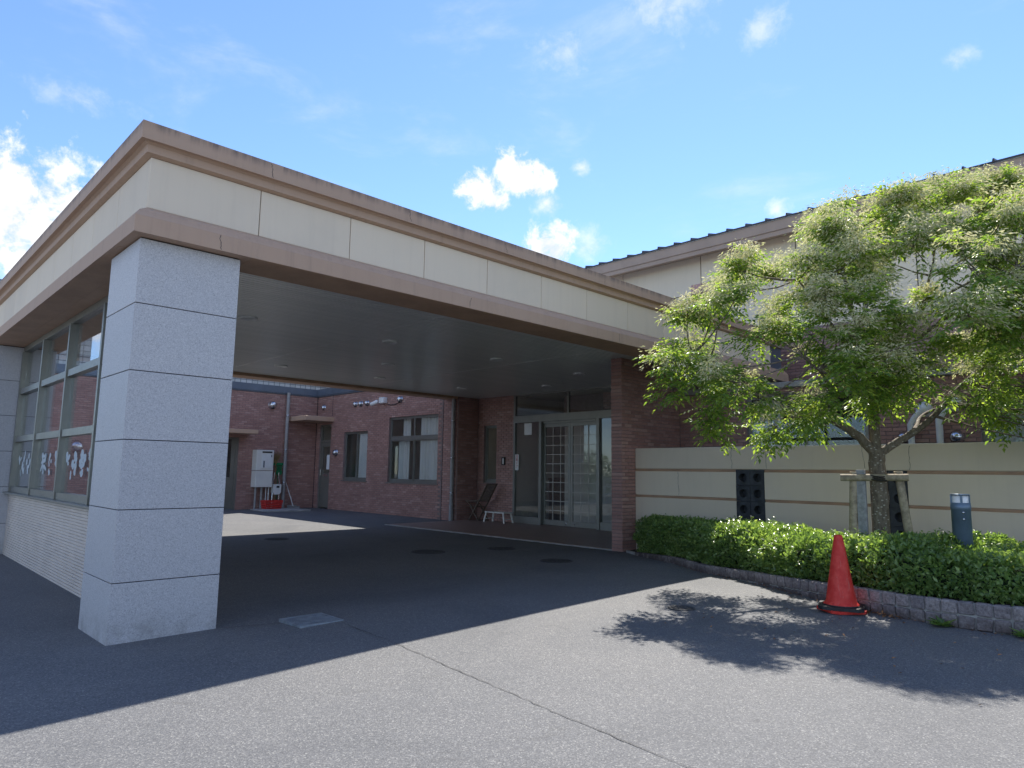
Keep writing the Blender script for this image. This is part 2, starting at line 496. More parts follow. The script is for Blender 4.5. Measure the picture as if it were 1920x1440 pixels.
class MB:
    """collects faces in site units; build() links them as one mesh object"""

    def __init__(self):
        self.v = []
        self.f = []
        self.m = []
        self.mi = 0
        self.sm = []
        self.smooth = False

    def add(self, vs, fs):
        b = len(self.v)
        self.v += [tuple(x) for x in vs]
        for f in fs:
            self.f.append(tuple(i + b for i in f))
            self.m.append(self.mi)
            self.sm.append(self.smooth)
        return self

    def box(self, x0, y0, z0, x1, y1, z1):
        x0, x1 = sorted((x0, x1)); y0, y1 = sorted((y0, y1)); z0, z1 = sorted((z0, z1))
        vs = [(x, y, z) for z in (z0, z1) for y in (y0, y1) for x in (x0, x1)]
        return self.add(vs, [(0, 2, 3, 1), (4, 5, 7, 6), (0, 1, 5, 4), (2, 6, 7, 3), (0, 4, 6, 2), (1, 3, 7, 5)])

    def bbox(self, x0, y0, z0, x1, y1, z1, b=0.01):
        """box with chamfered edges"""
        x0, x1 = sorted((x0, x1)); y0, y1 = sorted((y0, y1)); z0, z1 = sorted((z0, z1))
        c = Vector(((x0 + x1) / 2, (y0 + y1) / 2, (z0 + z1) / 2))
        h = Vector(((x1 - x0) / 2, (y1 - y0) / 2, (z1 - z0) / 2))
        vs = []
        idx = {}
        for sx in (-1, 1):
            for sy in (-1, 1):
                for sz in (-1, 1):
                    for ax in range(3):
                        p = [sx * h[0], sy * h[1], sz * h[2]]
                        for k in range(3):
                            if k != ax:
                                p[k] -= math.copysign(b, p[k])
                        idx[(sx, sy, sz, ax)] = len(vs)
                        vs.append(c + Vector(p))
        fs = []
        for ax in range(3):
            u, v_ = (ax + 1) % 3, (ax + 2) % 3
            for s in (-1, 1):
                q = []
                for a, b2 in ((-1, -1), (1, -1), (1, 1), (-1, 1)):
                    k = [0, 0, 0]; k[ax] = s; k[u] = a; k[v_] = b2
                    q.append(idx[(*k, ax)])
                fs.append(tuple(q if s > 0 else q[::-1]))
        for ax in range(3):
            u, v_ = (ax + 1) % 3, (ax + 2) % 3
            for a in (-1, 1):
                for b2 in (-1, 1):
                    k0 = [0, 0, 0]; k0[ax] = -1; k0[u] = a; k0[v_] = b2
                    k1 = list(k0); k1[ax] = 1
                    q = [idx[(*k0, u)], idx[(*k1, u)], idx[(*k1, v_)], idx[(*k0, v_)]]
                    fs.append(tuple(q if a * b2 < 0 else q[::-1]))
        for sx in (-1, 1):
            for sy in (-1, 1):
                for sz in (-1, 1):
                    q = [idx[(sx, sy, sz, 0)], idx[(sx, sy, sz, 1)], idx[(sx, sy, sz, 2)]]
                    fs.append(tuple(q if sx * sy * sz > 0 else q[::-1]))
        return self.add(vs, fs)

    def bar(self, p, q, wx, wy=None, up=(0, 0, 1)):
        """rectangular bar from p to q"""
        wy = wy or wx
        p = Vector(p); q = Vector(q)
        d = (q - p).normalized()
        u = Vector(up)
        if abs(d.dot(u)) > 0.98:
            u = Vector((1, 0, 0))
        a = d.cross(u).normalized() * wx / 2
        b = a.normalized().cross(d).normalized() * wy / 2
        vs = [c + s * a + t * b for c in (p, q) for s, t in ((-1, -1), (1, -1), (1, 1), (-1, 1))]
        return self.add(vs, [(0, 1, 2, 3), (7, 6, 5, 4), (0, 4, 5, 1), (1, 5, 6, 2), (2, 6, 7, 3), (3, 7, 4, 0)])

    def tube(self, pts, rad, n=8, caps=True):
        pts = [Vector(p) for p in pts]
        if not hasattr(rad, '__len__'):
            rad = [rad] * len(pts)
        old = self.smooth
        rings = []
        vs = []
        ref = None
        for i, p in enumerate(pts):
            d = (pts[min(i + 1, len(pts) - 1)] - pts[max(i - 1, 0)])
            d = d.normalized() if d.length > 1e-9 else Vector((0, 0, 1))
            if ref is None:
                ref = d.orthogonal().normalized()
            a = (ref - d * ref.dot(d))
            a = a.normalized() if a.length > 1e-6 else d.orthogonal().normalized()
            ref = a
            b = d.cross(a)
            rings.append(len(vs))
            for k in range(n):
                t = 2 * math.pi * k / n
                vs.append(p + rad[i] * (math.cos(t) * a + math.sin(t) * b))
        fs = []
        for i in range(len(pts) - 1):
            for k in range(n):
                k2 = (k + 1) % n
                fs.append((rings[i] + k, rings[i] + k2, rings[i + 1] + k2, rings[i + 1] + k))
        self.smooth = True
        self.add(vs, fs)
        self.smooth = False
        if caps:
            r0 = vs[:n]; r1 = vs[-n:]
            self.add(r0, [tuple(range(n))[::-1]])
            self.add(r1, [tuple(range(n))])
        self.smooth = old
        return self

    def lathe(self, c, prof, n=24, axis=(0, 0, 1)):
        """prof: list of (radius, height) along axis from c"""
        c = Vector(c)
        d = unit(axis)
        a = d.orthogonal().normalized()
        b = d.cross(a)
        vs = []
        for r, h in prof:
            for k in range(n):
                t = 2 * math.pi * k / n
                vs.append(c + d * h + r * (math.cos(t) * a + math.sin(t) * b))
        fs = []
        for i in range(len(prof) - 1):
            for k in range(n):
                k2 = (k + 1) % n
                fs.append((i * n + k, i * n + k2, (i + 1) * n + k2, (i + 1) * n + k))
        old = self.smooth
        self.smooth = True
        self.add(vs, fs)
        self.smooth = old
        return self

    def poly(self, pts, flip=False):
        f = tuple(range(len(pts)))
        return self.add(pts, [f[::-1] if flip else f])

    def prism(self, pts, ext):
        """extrude closed polygon pts by vector ext"""
        e = Vector(ext)
        n = len(pts)
        vs = [Vector(p) for p in pts] + [Vector(p) + e for p in pts]
        fs = [tuple(range(n))[::-1], tuple(range(n, 2 * n))]
        for i in range(n):
            j = (i + 1) % n
            fs.append((i, j, n + j, n + i))
        return self.add(vs, fs)

    def mesh(self, name, mats, org):
        me = bpy.data.meshes.new(name)
        o = Vector(org)
        me.from_pydata([((v[0] - o.x) * S, (v[1] - o.y) * S, (v[2] - o.z) * S) for v in self.v], [], self.f)
        for m in (mats if isinstance(mats, (list, tuple)) else [mats]):
            me.materials.append(MATS[m])
        me.polygons.foreach_set('material_index', self.m)
        me.polygons.foreach_set('use_smooth', self.sm)
        me.update()
        return me

    def build(self, name, mats, parent=None, kind=None, label=None, loc=None):
        if parent is not None:
            org = ORG[parent.name]
        else:
            org = Vector(loc) if loc is not None else Vector((0, 0, 0))
        me = self.mesh(name, mats, org)
        o = bpy.data.objects.new(name, me)
        COL.objects.link(o)
        if parent is not None:
            o.parent = parent
        else:
            o.location = org * S
        ORG[o.name] = org
        tag(o, label, None, None, kind)
        return o


def place(me, name, parent, p, rot=None):
    """another object sharing mesh data me, child of parent, at site position p"""
    o = bpy.data.objects.new(name, me)
    COL.objects.link(o)
    o.parent = parent
    o.location = (Vector(p) - ORG[parent.name]) * S
    if rot:
        o.rotation_euler = rot
    ORG[o.name] = Vector(p)
    return o


def copy_thing(o, loc, label, rotz=None):
    def rec(src, par):
        c = src.copy()
        COL.objects.link(c)
        if par is not None:
            c.parent = par
        for ch in src.children:
            rec(ch, c)
        return c
    r = rec(o, None)
    r.location = Vector(loc) * S
    if rotz is not None:
        r.rotation_euler.z = rotz
    ORG[r.name] = Vector(loc)
    if label:
        r['label'] = label
    return r


def rect_minus(u0, v0, u1, v1, holes):
    us = sorted({u0, u1, *[min(max(x, u0), u1) for h in holes for x in (h[0], h[2])]})
    vs = sorted({v0, v1, *[min(max(x, v0), v1) for h in holes for x in (h[1], h[3])]})
    out = []
    for j in range(len(vs) - 1):
        for i in range(len(us) - 1):
            cu, cv = (us[i] + us[i + 1]) / 2, (vs[j] + vs[j + 1]) / 2
            if not any(h[0] < cu < h[2] and h[1] < cv < h[3] for h in holes):
                out.append((us[i], vs[j], us[i + 1], vs[j + 1]))
    return out


class Wall:
    """vertical wall frame: origin o, horizontal axis u, outward normal n"""

    def __init__(self, o, u, n):
        self.o = Vector(o)
        self.u = unit(u)
        self.n = unit(n)

    def p(self, u, z, d=0.0):
        q = self.o + self.u * u + self.n * d
        return (q.x, q.y, z)

    def box(self, mb, u0, z0, u1, z1, d0, d1):
        a = self.p(u0, z0, d0)
        b = self.p(u1, z1, d1)
        return mb.box(*a, *b)

    def quad(self, mb, u0, z0, u1, z1, d=0.0):
        pts = [self.p(u0, z0, d), self.p(u1, z0, d), self.p(u1, z1, d), self.p(u0, z1, d)]
        nn = (Vector(pts[1]) - Vector(pts[0])).cross(Vector(pts[2]) - Vector(pts[1]))
        return mb.poly(pts, flip=nn.dot(self.n) < 0)


def bricks(wall, u0, z0, u1, z1, holes=(), pu=0.237, pz=0.0735, joint=0.012, proud=0.012, bond=0.5, jit=0.0025):
    """list of brick rects (u0,z0,u1,z1,proud) with running bond, cut at the holes"""
    out = []
    nz = int(round((z1 - z0) / pz))
    for j in range(nz):
        za = z0 + j * pz + joint / 2
        zb = min(z0 + (j + 1) * pz - joint / 2, z1)
        zc = (za + zb) / 2
        off = (j % 2) * bond * pu
        spans = [(u0, u1)]
        for h in holes:
            if h[1] < zc < h[3]:
                ns = []
                for a, b in spans:
                    if h[2] <= a or h[0] >= b:
                        ns.append((a, b))
                    else:
                        if h[0] > a:
                            ns.append((a, h[0]))
                        if h[2] < b:
                            ns.append((h[2], b))
                spans = ns
        for a, b in spans:
            k = math.floor((a - u0 - off) / pu)
            while True:
                s = u0 + off + k * pu
                e = s + pu
                k += 1
                if s >= b:
                    break
                s2, e2 = max(s, a), min(e, b)
                if e2 - s2 < 0.03:
                    continue
                out.append((s2 + joint / 2, za, e2 - joint / 2, zb, proud + random.uniform(-jit, jit)))
    return out


def brick_mesh(wall, rects, mb=None):
    mb = mb or MB()
    for a, za, b, zb, pr in rects:
        vs = [wall.p(a, za, 0), wall.p(b, za, 0), wall.p(b, zb, 0), wall.p(a, zb, 0),
              wall.p(a + .003, za + .003, pr), wall.p(b - .003, za + .003, pr), wall.p(b - .003, zb - .003, pr), wall.p(a + .003, zb - .003, pr)]
        fs = [(4, 5, 6, 7), (0, 1, 5, 4), (1, 2, 6, 5), (2, 3, 7, 6), (3, 0, 4, 7)]
        nn = (Vector(vs[5]) - Vector(vs[4])).cross(Vector(vs[6]) - Vector(vs[5]))
        if nn.dot(wall.n) < 0:
            fs = [f[::-1] for f in fs]
        mb.add(vs, fs)
    return mb


def wall_backing(wall, u0, z0, u1, z1, holes, depth=0.16, mb=None):
    """wall sheet with openings and their reveals"""
    mb = mb or MB()
    for r in rect_minus(u0, z0, u1, z1, list(holes)):
        wall.quad(mb, *r)
    for h in holes:
        a, za, b, zb = h
        for (p, q) in (((a, za), (a, zb)), ((b, zb), (b, za)), ((a, zb), (b, zb)), ((b, za), (a, za))):
            mb.poly([wall.p(*p, 0), wall.p(*q, 0), wall.p(*q, -depth), wall.p(*p, -depth)])
    return mb


# ground height: flat under the buildings, rising slightly towards the planting bed
_hx = [.84, 2.13, 2.83, 3.72, 5.47, 8.09, 10.]
_hz = [0, .0276, .0435, .066, .098, .133, .137]


def gh(x, y):
    t = float(np.interp(x, _hx, _hz))
    s = min(max((y - 5.9) / 2.5, 0), 1)
    s = s * s * (3 - 2 * s)
    return t * (1 - s)


# ================================================================== GROUND
gx = np.concatenate([np.array([-260, -120, -60, -30, -15, -8, -4, -2]), np.arange(-1, 13.01, .5), np.array([15, 20, 30, 60, 120, 260])])
gy = np.concatenate([np.array([-260, -120, -60, -30, -15, -8, -4]), np.arange(-2, 11.01, .5), np.array([13, 16, 20, 30, 60, 120, 260])])
mb = MB()
vs = [(x, y, gh(x, y)) for y in gy for x in gx]
nx = len(gx)
mb.smooth = True
mb.add(vs, [(j * nx + i, j * nx + i + 1, (j + 1) * nx + i + 1, (j + 1) * nx + i) for j in range(len(gy) - 1) for i in range(nx - 1)])
tag(mb.build('asphalt_ground', 'asphalt'), 'grey asphalt forecourt running under the canopy', kind='structure')

mb = MB()
mb.bbox(11.72, 8.9, -.05, 15.36, 17.2, .03, .006)
tag(mb.build('entrance_floor', 'floor_tile'), 'brown tiled floor in front of the glass entrance doors', kind='structure')
mb = MB().box(11.685, 8.93, -.05, 11.717, 17.3, .022)
tag(mb.build('floor_edging', 'concrete'), 'pale edging strip along the brown tiled entrance floor', kind='structure')
mb = MB().bbox(11.5, 24.6, -.02, 13.2, 26.2, .045, .008)  # thin slab standing in for a light wet patch on the ground
tag(mb.build('wet_patch_slab', 'concrete'), 'thin pale slab standing in for a wet light patch on the ground by the red basket', kind='structure')

# seam in the asphalt
mb = MB()
pts = [(3.80, 6.34), (3.76, 6.0), (3.72, 5.4), (3.66, 4.8), (3.59, 4.24), (3.53, 3.7), (3.47, 3.14), (3.40, 2.41), (3.3, 1.2), (3.2, 0.2)]
fine = []
for (a, b) in zip(pts[:-1], pts[1:]):
    for k in range(9):
        t = k / 9
        fine.append((a[0] + (b[0] - a[0]) * t + random.uniform(-.011, .011), a[1] + (b[1] - a[1]) * t))
L = [(x - random.uniform(.001, .0055), y, gh(x, y) + .005) for x, y in fine]
R_ = [(x + random.uniform(.001, .0055), y, gh(x, y) + .005) for x, y in fine]
mb.add(L + R_, [(i, i + 1, len(L) + i + 1, len(L) + i) for i in range(len(L) - 1)])
fine = [(2.86 + .5 * k / 12, 6.99 - .2 * k / 12 + random.uniform(-.012, .012)) for k in range(13)]
L = [(x, y - .006, gh(x, y) + .005) for x, y in fine]
R_ = [(x, y + .006, gh(x, y) + .005) for x, y in fine]
mb.add(L + R_, [(i, i + 1, len(L) + i + 1, len(L) + i) for i in range(len(L) - 1)])
tag(mb.build('asphalt_crack', 'crack'), 'thin dark crack line running through the asphalt', kind='structure')

# ================================================================== CANOPY
XE = 15.9           # canopy runs right up to the main building
YB = 17.9           # back
can = thing('entrance_canopy', 'large flat entrance canopy with cream panel fascia and brown stone cornice', 'canopy', (1.9, 7.05, 3.8))


def ring_profile(mb, prof, x0, y0, xe, yb, sides=(0, 1, 2)):
    """profile (inset d, z) swept along front edge and left edge with a mitred corner, plus the back"""
    n = len(prof)
    P = []
    for d, z in prof:
        P.append([(xe, y0 + d, z), (x0 + d, y0 + d, z), (x0 + d, yb - d, z), (xe, yb - d, z)])
    vs = [p for row in P for p in row]
    fs = []
    for i in range(n - 1):
        for k in sides:
            a = i * 4 + k
            fs.append((a, a + 1, a + 5, a + 4))
    mb.add(vs, fs)


X0, Y0 = 1.754, 6.91
mb = MB()
ring_profile(mb, [(.62, 3.80), (0, 3.80), (0, 3.966), (.045, 4.035), (.128, 4.095), (.20, 4.095)], X0, Y0, XE, YB, (0, 1))
ring_profile(mb, [(.62, 3.972), (0, 3.972), (0, 4.0), (.045, 4.035), (.128, 4.095), (.20, 4.095)], X0, Y0, XE, YB, (2,))
mb.build('lower_band', 'brown_stone', can)
mb = MB()
ring_profile(mb, [(.20, 4.615), (.125, 4.615), (.075, 4.632), (.075, 4.71), (.045, 4.73), (0, 4.73), (0, 4.905), (.25, 4.905)], X0, Y0, XE, YB)
mb.build('cornice', 'brown_stone', can)
mb = MB()
mb.poly([(X0 + .2, Y0 + .2, 4.89), (XE, Y0 + .2, 4.89), (XE, YB - .2, 4.89), (X0 + .2, YB - .2, 4.89)])
ring_profile(mb, [(.165, 4.05), (.165, 4.66)], X0, Y0, XE, YB)
mb.build('roof_slab', 'flashing', can)
# cream fascia panels with open joints
fx = [1.886, 3.0, 4.117, 5.229, 6.345, 7.47, 8.57, 9.70, 10.815, 11.93, 13.05, 14.16, 15.27]
shared = None
for i in range(len(fx) - 1):
    a, b = fx[i], fx[i + 1]
    m_ = MB().bbox(a + (.0 if i == 0 else .0045), 7.045, 4.10, b - .0045, 7.07, 4.612, .004)
    m_.build('panel', 'cream_render', can)
fy = [7.05 + .02 + 1.03 * k for k in range(11)]
pm = MB().bbox(-.0125, .006, 0, .0125, 1.024, .512, .004).mesh('panel', 'cream_render', (0, 0, 0))
for k in range(10):
    place(pm, 'panel', can, (1.898, 7.07 + 1.03 * k, 4.10))
# beam undersides / soffit on the left
mb = MB()
mb.box(2.376, 7.53, 3.801, 2.90, 15.47, 4.05)
mb.build('window_head', 'soffit_brown', can)
mb = MB()
mb.box(X0 + .03, 7.53, 3.797, X0 + .31, 15.47, 3.799)
mb.box(X0 + .325, 7.53, 3.797, 2.30, 15.47, 3.799)
mb.build('soffit', 'soffit_brown', can)
mb = MB()
mb.box(2.905, Y0 + .02, 3.797, XE, Y0 + .615, 3.799)
mb.build('beam_soffit', 'soffit_brown', can)
# inner faces of the beams
mb = MB()
mb.box(2.905, 7.50, 3.80, XE, 7.53, 4.08)
mb.build('inner_beam', 'soffit_brown', can)
mb = MB()
mb.box(2.905, 17.30, 3.97, 14.38, 17.36, 4.08)
mb.box(2.905, 17.28, 3.966, 14.38, 17.50, 3.97)
mb.build('inner_beam', 'soffit_brown', can)
# ceiling: long metal slats along x
mb = MB()
y = 7.545
while y < 17.28:
    for xa, xb in ((2.91, 6.645), (6.675, 10.765), (10.795, 15.28)):
        mb.box(xa, y, 4.046, xb, y + .072, 4.064)
    y += .10
mb.build('ceiling_slats', 'ceiling_metal', can, kind='stuff')
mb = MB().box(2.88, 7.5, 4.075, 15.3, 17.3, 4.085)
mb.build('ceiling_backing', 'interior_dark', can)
mb = MB()
for x in (6.66, 10.78):
    mb.box(x - .013, 7.54, 4.044, x + .013, 17.28, 4.056)
mb.build('ceiling_joint', 'lamp_white', can)

# hairline cracks in the stone band
def crack(wall, u, z0, z1, d, parent, w_=.0035):
    m_ = MB()
    n_ = 9
    L_, R2 = [], []
    uu = u
    for k in range(n_):
        t = k / (n_ - 1)
        uu += random.uniform(-.014, .014)
        ww = w_ * random.uniform(.5, 1.2)
        L_.append(wall.p(uu - ww, z0 + (z1 - z0) * t, d)); R2.append(wall.p(uu + ww, z0 + (z1 - z0) * t, d))
    m_.add(L_ + R2, [(i, i + 1, n_ + i + 1, n_ + i) for i in range(n_ - 1)])
    return m_.build('hairline_crack', 'crack', parent)


WC = Wall((0, Y0, 0), (1, 0, 0), (0, -1, 0))
for u, za, zb in ((2.58, 3.81, 3.96), (5.9, 3.82, 3.95), (9.3, 3.81, 3.96), (3.05, 4.74, 4.89), (4.9, 4.75, 4.90), (6.6, 4.74, 4.88), (8.9, 4.74, 4.9)):
    crack(WC, u, za, zb, .002, can)

# recessed ceiling lights
LB = [(4.54, 10.86, 'left front of the ceiling, nearest the granite pillar'), (7.3, 10.85, 'second from the left in the front row'),
      (10.06, 10.8, 'third in the front row, above the dark manhole covers'), (12.9, 10.84, 'front row beside the brick wing wall'),
      (7.3, 15.4, 'back row nearest the white sunlit patch'), (10.08, 15.4, 'back row above the courtyard window'),
      (12.93, 15.39, 'back row nearest the grey downpipe'), (8.86, 13.22, 'alone in the middle of the ceiling'),
      (14.16, 13.1, 'close in front of the glass doors')]
base_light = None
for x, y, t_ in LB:
    lab = 'round recessed white ceiling downlight, ' + t_
    if base_light is None:
        base_light = thing('ceiling_light', lab, 'ceiling light', (x, y, 4.05), 'recessed downlights in the canopy ceiling')
        m_ = MB(); m_.lathe((x, y, 4.046), [(.085, -.004), (.135, -.030), (.15, -.028), (.152, .004)], 24)
        m_.build('trim_ring', 'lamp_white', base_light)
        m_ = MB(); m_.lathe((x, y, 4.046), [(.088, .002), (.075, .003), (.001, .003)], 20)
        m_.build('diffuser', 'lamp_white', base_light)
    else:
        copy_thing(base_light, (x, y, 4.05), lab)


# ================================================================== GRANITE PILLARS
def granite_pillar(x0, y0, x1, y1, label):
    t = thing('granite_pillar', label, 'pillar', ((x0 + x1) / 2, (y0 + y1) / 2, 0))
    m_ = MB().box(x0 + .012, y0 + .012, -.02, x1 - .012, y1 - .012, 3.798)
    m_.build('core', 'dark_seal', t)
    zs = [-.02, .548, 1.205, 1.851, 2.504, 3.152, 3.79]
    for i in range(6):
        a, b = zs[i] + .004, zs[i + 1] - .004
        for q in ((x0 + .005, y0, x1 - .005, y0 + .03), (x0, y0 + .005, x0 + .03, y1 - .005),
                  (x1 - .03, y0 + .034, x1, y1 - .034), (x0 + .034, y1 - .03, x1 - .034, y1)):
            m_ = MB().bbox(q[0], q[1], a, q[2], q[3], b, .0025)
            m_.build('panel', 'granite', t)
    return t


granite_pillar(1.852, 7.043, 2.826, 8.032, 'grey granite clad square pillar at the front corner of the canopy')
granite_pillar(1.852, 15.47, 2.826, 16.46, 'grey granite clad pillar at the far end of the glazed screen')

# ================================================================== WINDOW SCREEN between the pillars
ws = thing('window_screen', 'tall glazed screen over ribbed beige siding between two granite pillars', 'glazed screen', (2.3, 11.7, 0))
my = [8.05, 9.87, 11.73, 13.6, 15.45]
mb = MB()
mb.box(2.262, 8.035, 3.70, 2.36, 15.465, 3.797)
for y in my:
    yy = min(max(y, 8.07), 15.42)
    mb.box(2.242, yy - .035, 1.12, 2.36, yy + .035, 3.70)
for z0, z1 in ((1.12, 1.22), (2.02, 2.12), (2.90, 3.0)):
    for a, b in zip(my[:-1], my[1:]):
        mb.box(2.262, max(a, 8.07) + .036, z0, 2.36, min(b, 15.42) - .036, z1)
mb.build('frame', 'aluminium', ws)
for a, b in zip(my[:-1], my[1:]):
    for z0, z1 in ((1.22, 2.02), (2.12, 2.90), (3.0, 3.70)):
        MB().box(2.318, max(a, 8.07) + .036, z0, 2.326, min(b, 15.42) - .036, z1).build('pane', 'glass', ws)
MB().bbox(2.17, 8.035, 1.085, 2.37, 15.465, 1.118, .006).build('sill', 'aluminium', ws)
# ribbed siding, one folded sheet
mb = MB()
prof = []
z = 0.0
while z < 1.08:
    prof += [(2.262, z + .003), (2.262, z + .026), (2.279, z + .029), (2.279, z + .039)]
    z += .0402
for (xa, za), (xb, zb) in zip(prof[:-1], prof[1:]):
    mb.poly([(xa, 8.035, za), (xa, 15.468, za), (xb, 15.468, zb), (xb, 8.035, zb)], flip=True)
mb.build('siding', 'siding', ws)
MB().box(2.285, 8.035, -.02, 2.40, 15.468, 1.084).build('siding_core', 'dark_seal', ws)
# brush lettering film on the glass: strokes as (y, z) on the pane
STR = [
 # measured on the lower panes, (px, py) pairs in an enlarged view, converted below
]
letters = {
 1: [((285, 600), (290, 730), 1.2), ((320, 620), (290, 680), .8), ((375, 525), (370, 610), .8), ((365, 600), (350, 700), 1.3), ((330, 700), (345, 760), 1.3),
     ((320, 750), (350, 860), 1.2), ((355, 770), (350, 830), 1.0), ((300, 800), (300, 910), .6), ((435, 560), (430, 640), 1.2), ((405, 640), (395, 740), 1.1),
     ((450, 640), (440, 740), 1.1), ((400, 770), (440, 750), 1.2), ((410, 790), (410, 870), 1.2), ((505, 570), (490, 700), 1.2), ((470, 760), (465, 850), 1.2),
     ((495, 770), (490, 820), 1.0)],
 2: [((640, 550), (645, 720), 1.3), ((690, 560), (670, 700), 1.3), ((620, 700), (690, 650), 1.3), ((640, 720), (605, 830), 1.0), ((645, 720), (645, 880), 1.0),
     ((655, 740), (690, 810), 1.2), ((630, 600), (690, 600), 1.0), ((765, 555), (735, 680), 1.2), ((735, 670), (740, 760), .7), ((770, 650), (770, 710), .8),
     ((730, 800), (745, 880), 1.5), ((838, 530), (862, 690), 1.8), ((830, 690), (880, 660), .9), ((830, 690), (845, 760), .8), ((845, 820), (845, 890), .8),
     ((862, 780), (865, 805), .8)],
 3: [((1015, 540), (1015, 700), 1.3), ((1060, 580), (1010, 690), 1.1), ((1030, 690), (1030, 740), 1.0), ((1130, 540), (1160, 690), 1.5), ((1165, 560), (1120, 680), 1.2),
     ((1095, 660), (1110, 800), 1.5), ((1150, 690), (1120, 890), 1.5), ((1080, 740), (1160, 740), 1.0), ((1075, 820), (1060, 960), .8), ((1130, 800), (1130, 895), 1.2),
     ((1265, 510), (1225, 640), 1.6), ((1225, 640), (1215, 770), 1.5), ((1285, 570), (1285, 700), 1.6), ((1285, 700), (1220, 780), 1.4), ((1250, 600), (1250, 720), .7),
     ((1235, 810), (1240, 910), 1.8), ((1385, 500), (1350, 600), 1.4), ((1380, 560), (1350, 660), 1.2), ((1340, 780), (1330, 830), 1.2)],
}
# affine-perspective lookup: glass plane x = 2.3, from enlarged view coordinates (scale 8, origin (0, 780))
Rm = np.array([[r2.x, r2.y, r2.z], [d2.x, d2.y, d2.z], [fwd.x, fwd.y, fwd.z]])


def glass_yz(px, py):
    d = Rm.T @ np.array([(px / 8 - 960) / 1280, (780 + py / 8 - 720) / 1280, 1.0])
    t = 2.31 / d[0]
    return d[1] * t, 1.6 + d[2] * t


mb = MB()
STR_N = 0
for strokes in letters.values():
    for a, b, wd in strokes:
        ya, za = glass_yz(*a)
        yb, zb = glass_yz(*b)
        dy, dz = yb - ya, zb - za
        ln = math.hypot(dy, dz) or 1
        ny, nz = -dz / ln, dy / ln
        # narrower across y for steep strokes, brush shaped
        w0 = .034 * wd
        up, dn_ = [], []
        gxo = 2.3165 - .0004 * STR_N
        STR_N += 1
        for t, k in ((0, .35), (.12, .85), (.3, 1.0), (.55, .8), (.8, .9), (1, .2)):
            k *= random.uniform(.85, 1.15)
            yy, zz = ya + dy * t, za + dz * t
            up.append((gxo, yy + ny * w0 * k * 1.5, zz + nz * w0 * k * .8))
            dn_.append((gxo, yy - ny * w0 * k * 1.5, zz - nz * w0 * k * .8))
        n_ = len(up)
        mb.add(up + dn_, [(i, i + 1, n_ + i + 1, n_ + i) for i in range(n_ - 1)])
mb.build('lettering', 'letter_film', ws, kind='stuff')

# ================================================================== BRICK WING round the courtyard
wing = thing('brick_wing', 'single storey red brick wing with grey flashing around the courtyard behind the canopy', 'building', (14.4, 26.68, 0))
WA = Wall((0, 26.68, 0), (1, 0, 0), (0, -1, 0))      # u = x
WB = Wall((14.4, 0, 0), (0, 1, 0), (-1, 0, 0))       # u = y
doorA = (10.05, 0.0, 11.1, 2.80)
doorB = (25.44, 0.0, 26.36, 3.46)
win1 = (22.68, 1.18, 24.40, 3.10)
win2 = (18.33, 1.17, 21.25, 3.54)
mb = MB()
wall_backing(WA, -1.42, -.05, 14.4, 4.66, [doorA], .14, mb)
wall_backing(WB, 17.3, -.05, 26.68, 4.66, [doorB, win1, win2], .14, mb)
mb.poly([(14.4, 17.3, -.05), (15.3, 17.3, -.05), (15.3, 17.3, 4.66), (14.4, 17.3, 4.66)])
mb.poly([(-1.42, 26.68, -.05), (-1.42, 32, -.05), (-1.42, 32, 4.66), (-1.42, 26.68, 4.66)])
mb.build('wall', 'mortar', wing)
mb = MB()
brick_mesh(WA, bricks(WA, -1.42, 0, 14.385, 4.655, [doorA]), mb)
rb = bricks(WB, 17.31, 0, 26.665, 4.655, [doorB, win1, win2])
rb = [(a, za, min(b, 18.045) if a < 18.05 < b else b, zb, pr) for a, za, b, zb, pr in rb]
brick_mesh(WB, rb, mb)
WR = Wall((0, 17.3, 0), (1, 0, 0), (0, -1, 0))
brick_mesh(WR, bricks(WR, 14.42, 0, 15.285, 4.04), mb)
mb.build('brickwork', 'brick', wing, kind='stuff')
mb = MB()
mb.box(14.382, 18.045, 0, 14.398, 18.062, 4.65)
mb.box(14.382, 25.39, 3.8, 14.398, 25.405, 4.65)
mb.box(14.370, 26.655, 0, 14.398, 26.678, 4.65)
mb.build('expansion_joint', 'dark_seal', wing, kind='stuff')
# flashing
mb = MB()
mb.box(-1.5, 26.60, 4.70, 14.30, 26.95, 4.97)
mb.box(14.30, 17.2, 4.70, 14.75, 26.95, 4.97)
mb.box(-1.46, 26.63, 4.655, 14.33, 26.68, 4.70)
mb.box(14.33, 17.2, 4.655, 14.40, 26.68, 4.70)
mb.build('flashing', 'flashing', wing)
mb = MB()
MB().box(15.5, 17.2, 4.6, 16.5, 27.14, 6.9).build('upper_wall', 'cream_render', wing)
mb.box(-1.42, 26.95, 4.6, 14.75, 32, 4.75)
mb.box(14.75, 17.2, 4.6, 17.5, 32, 4.75)
mb.build('roof', 'flashing', wing)


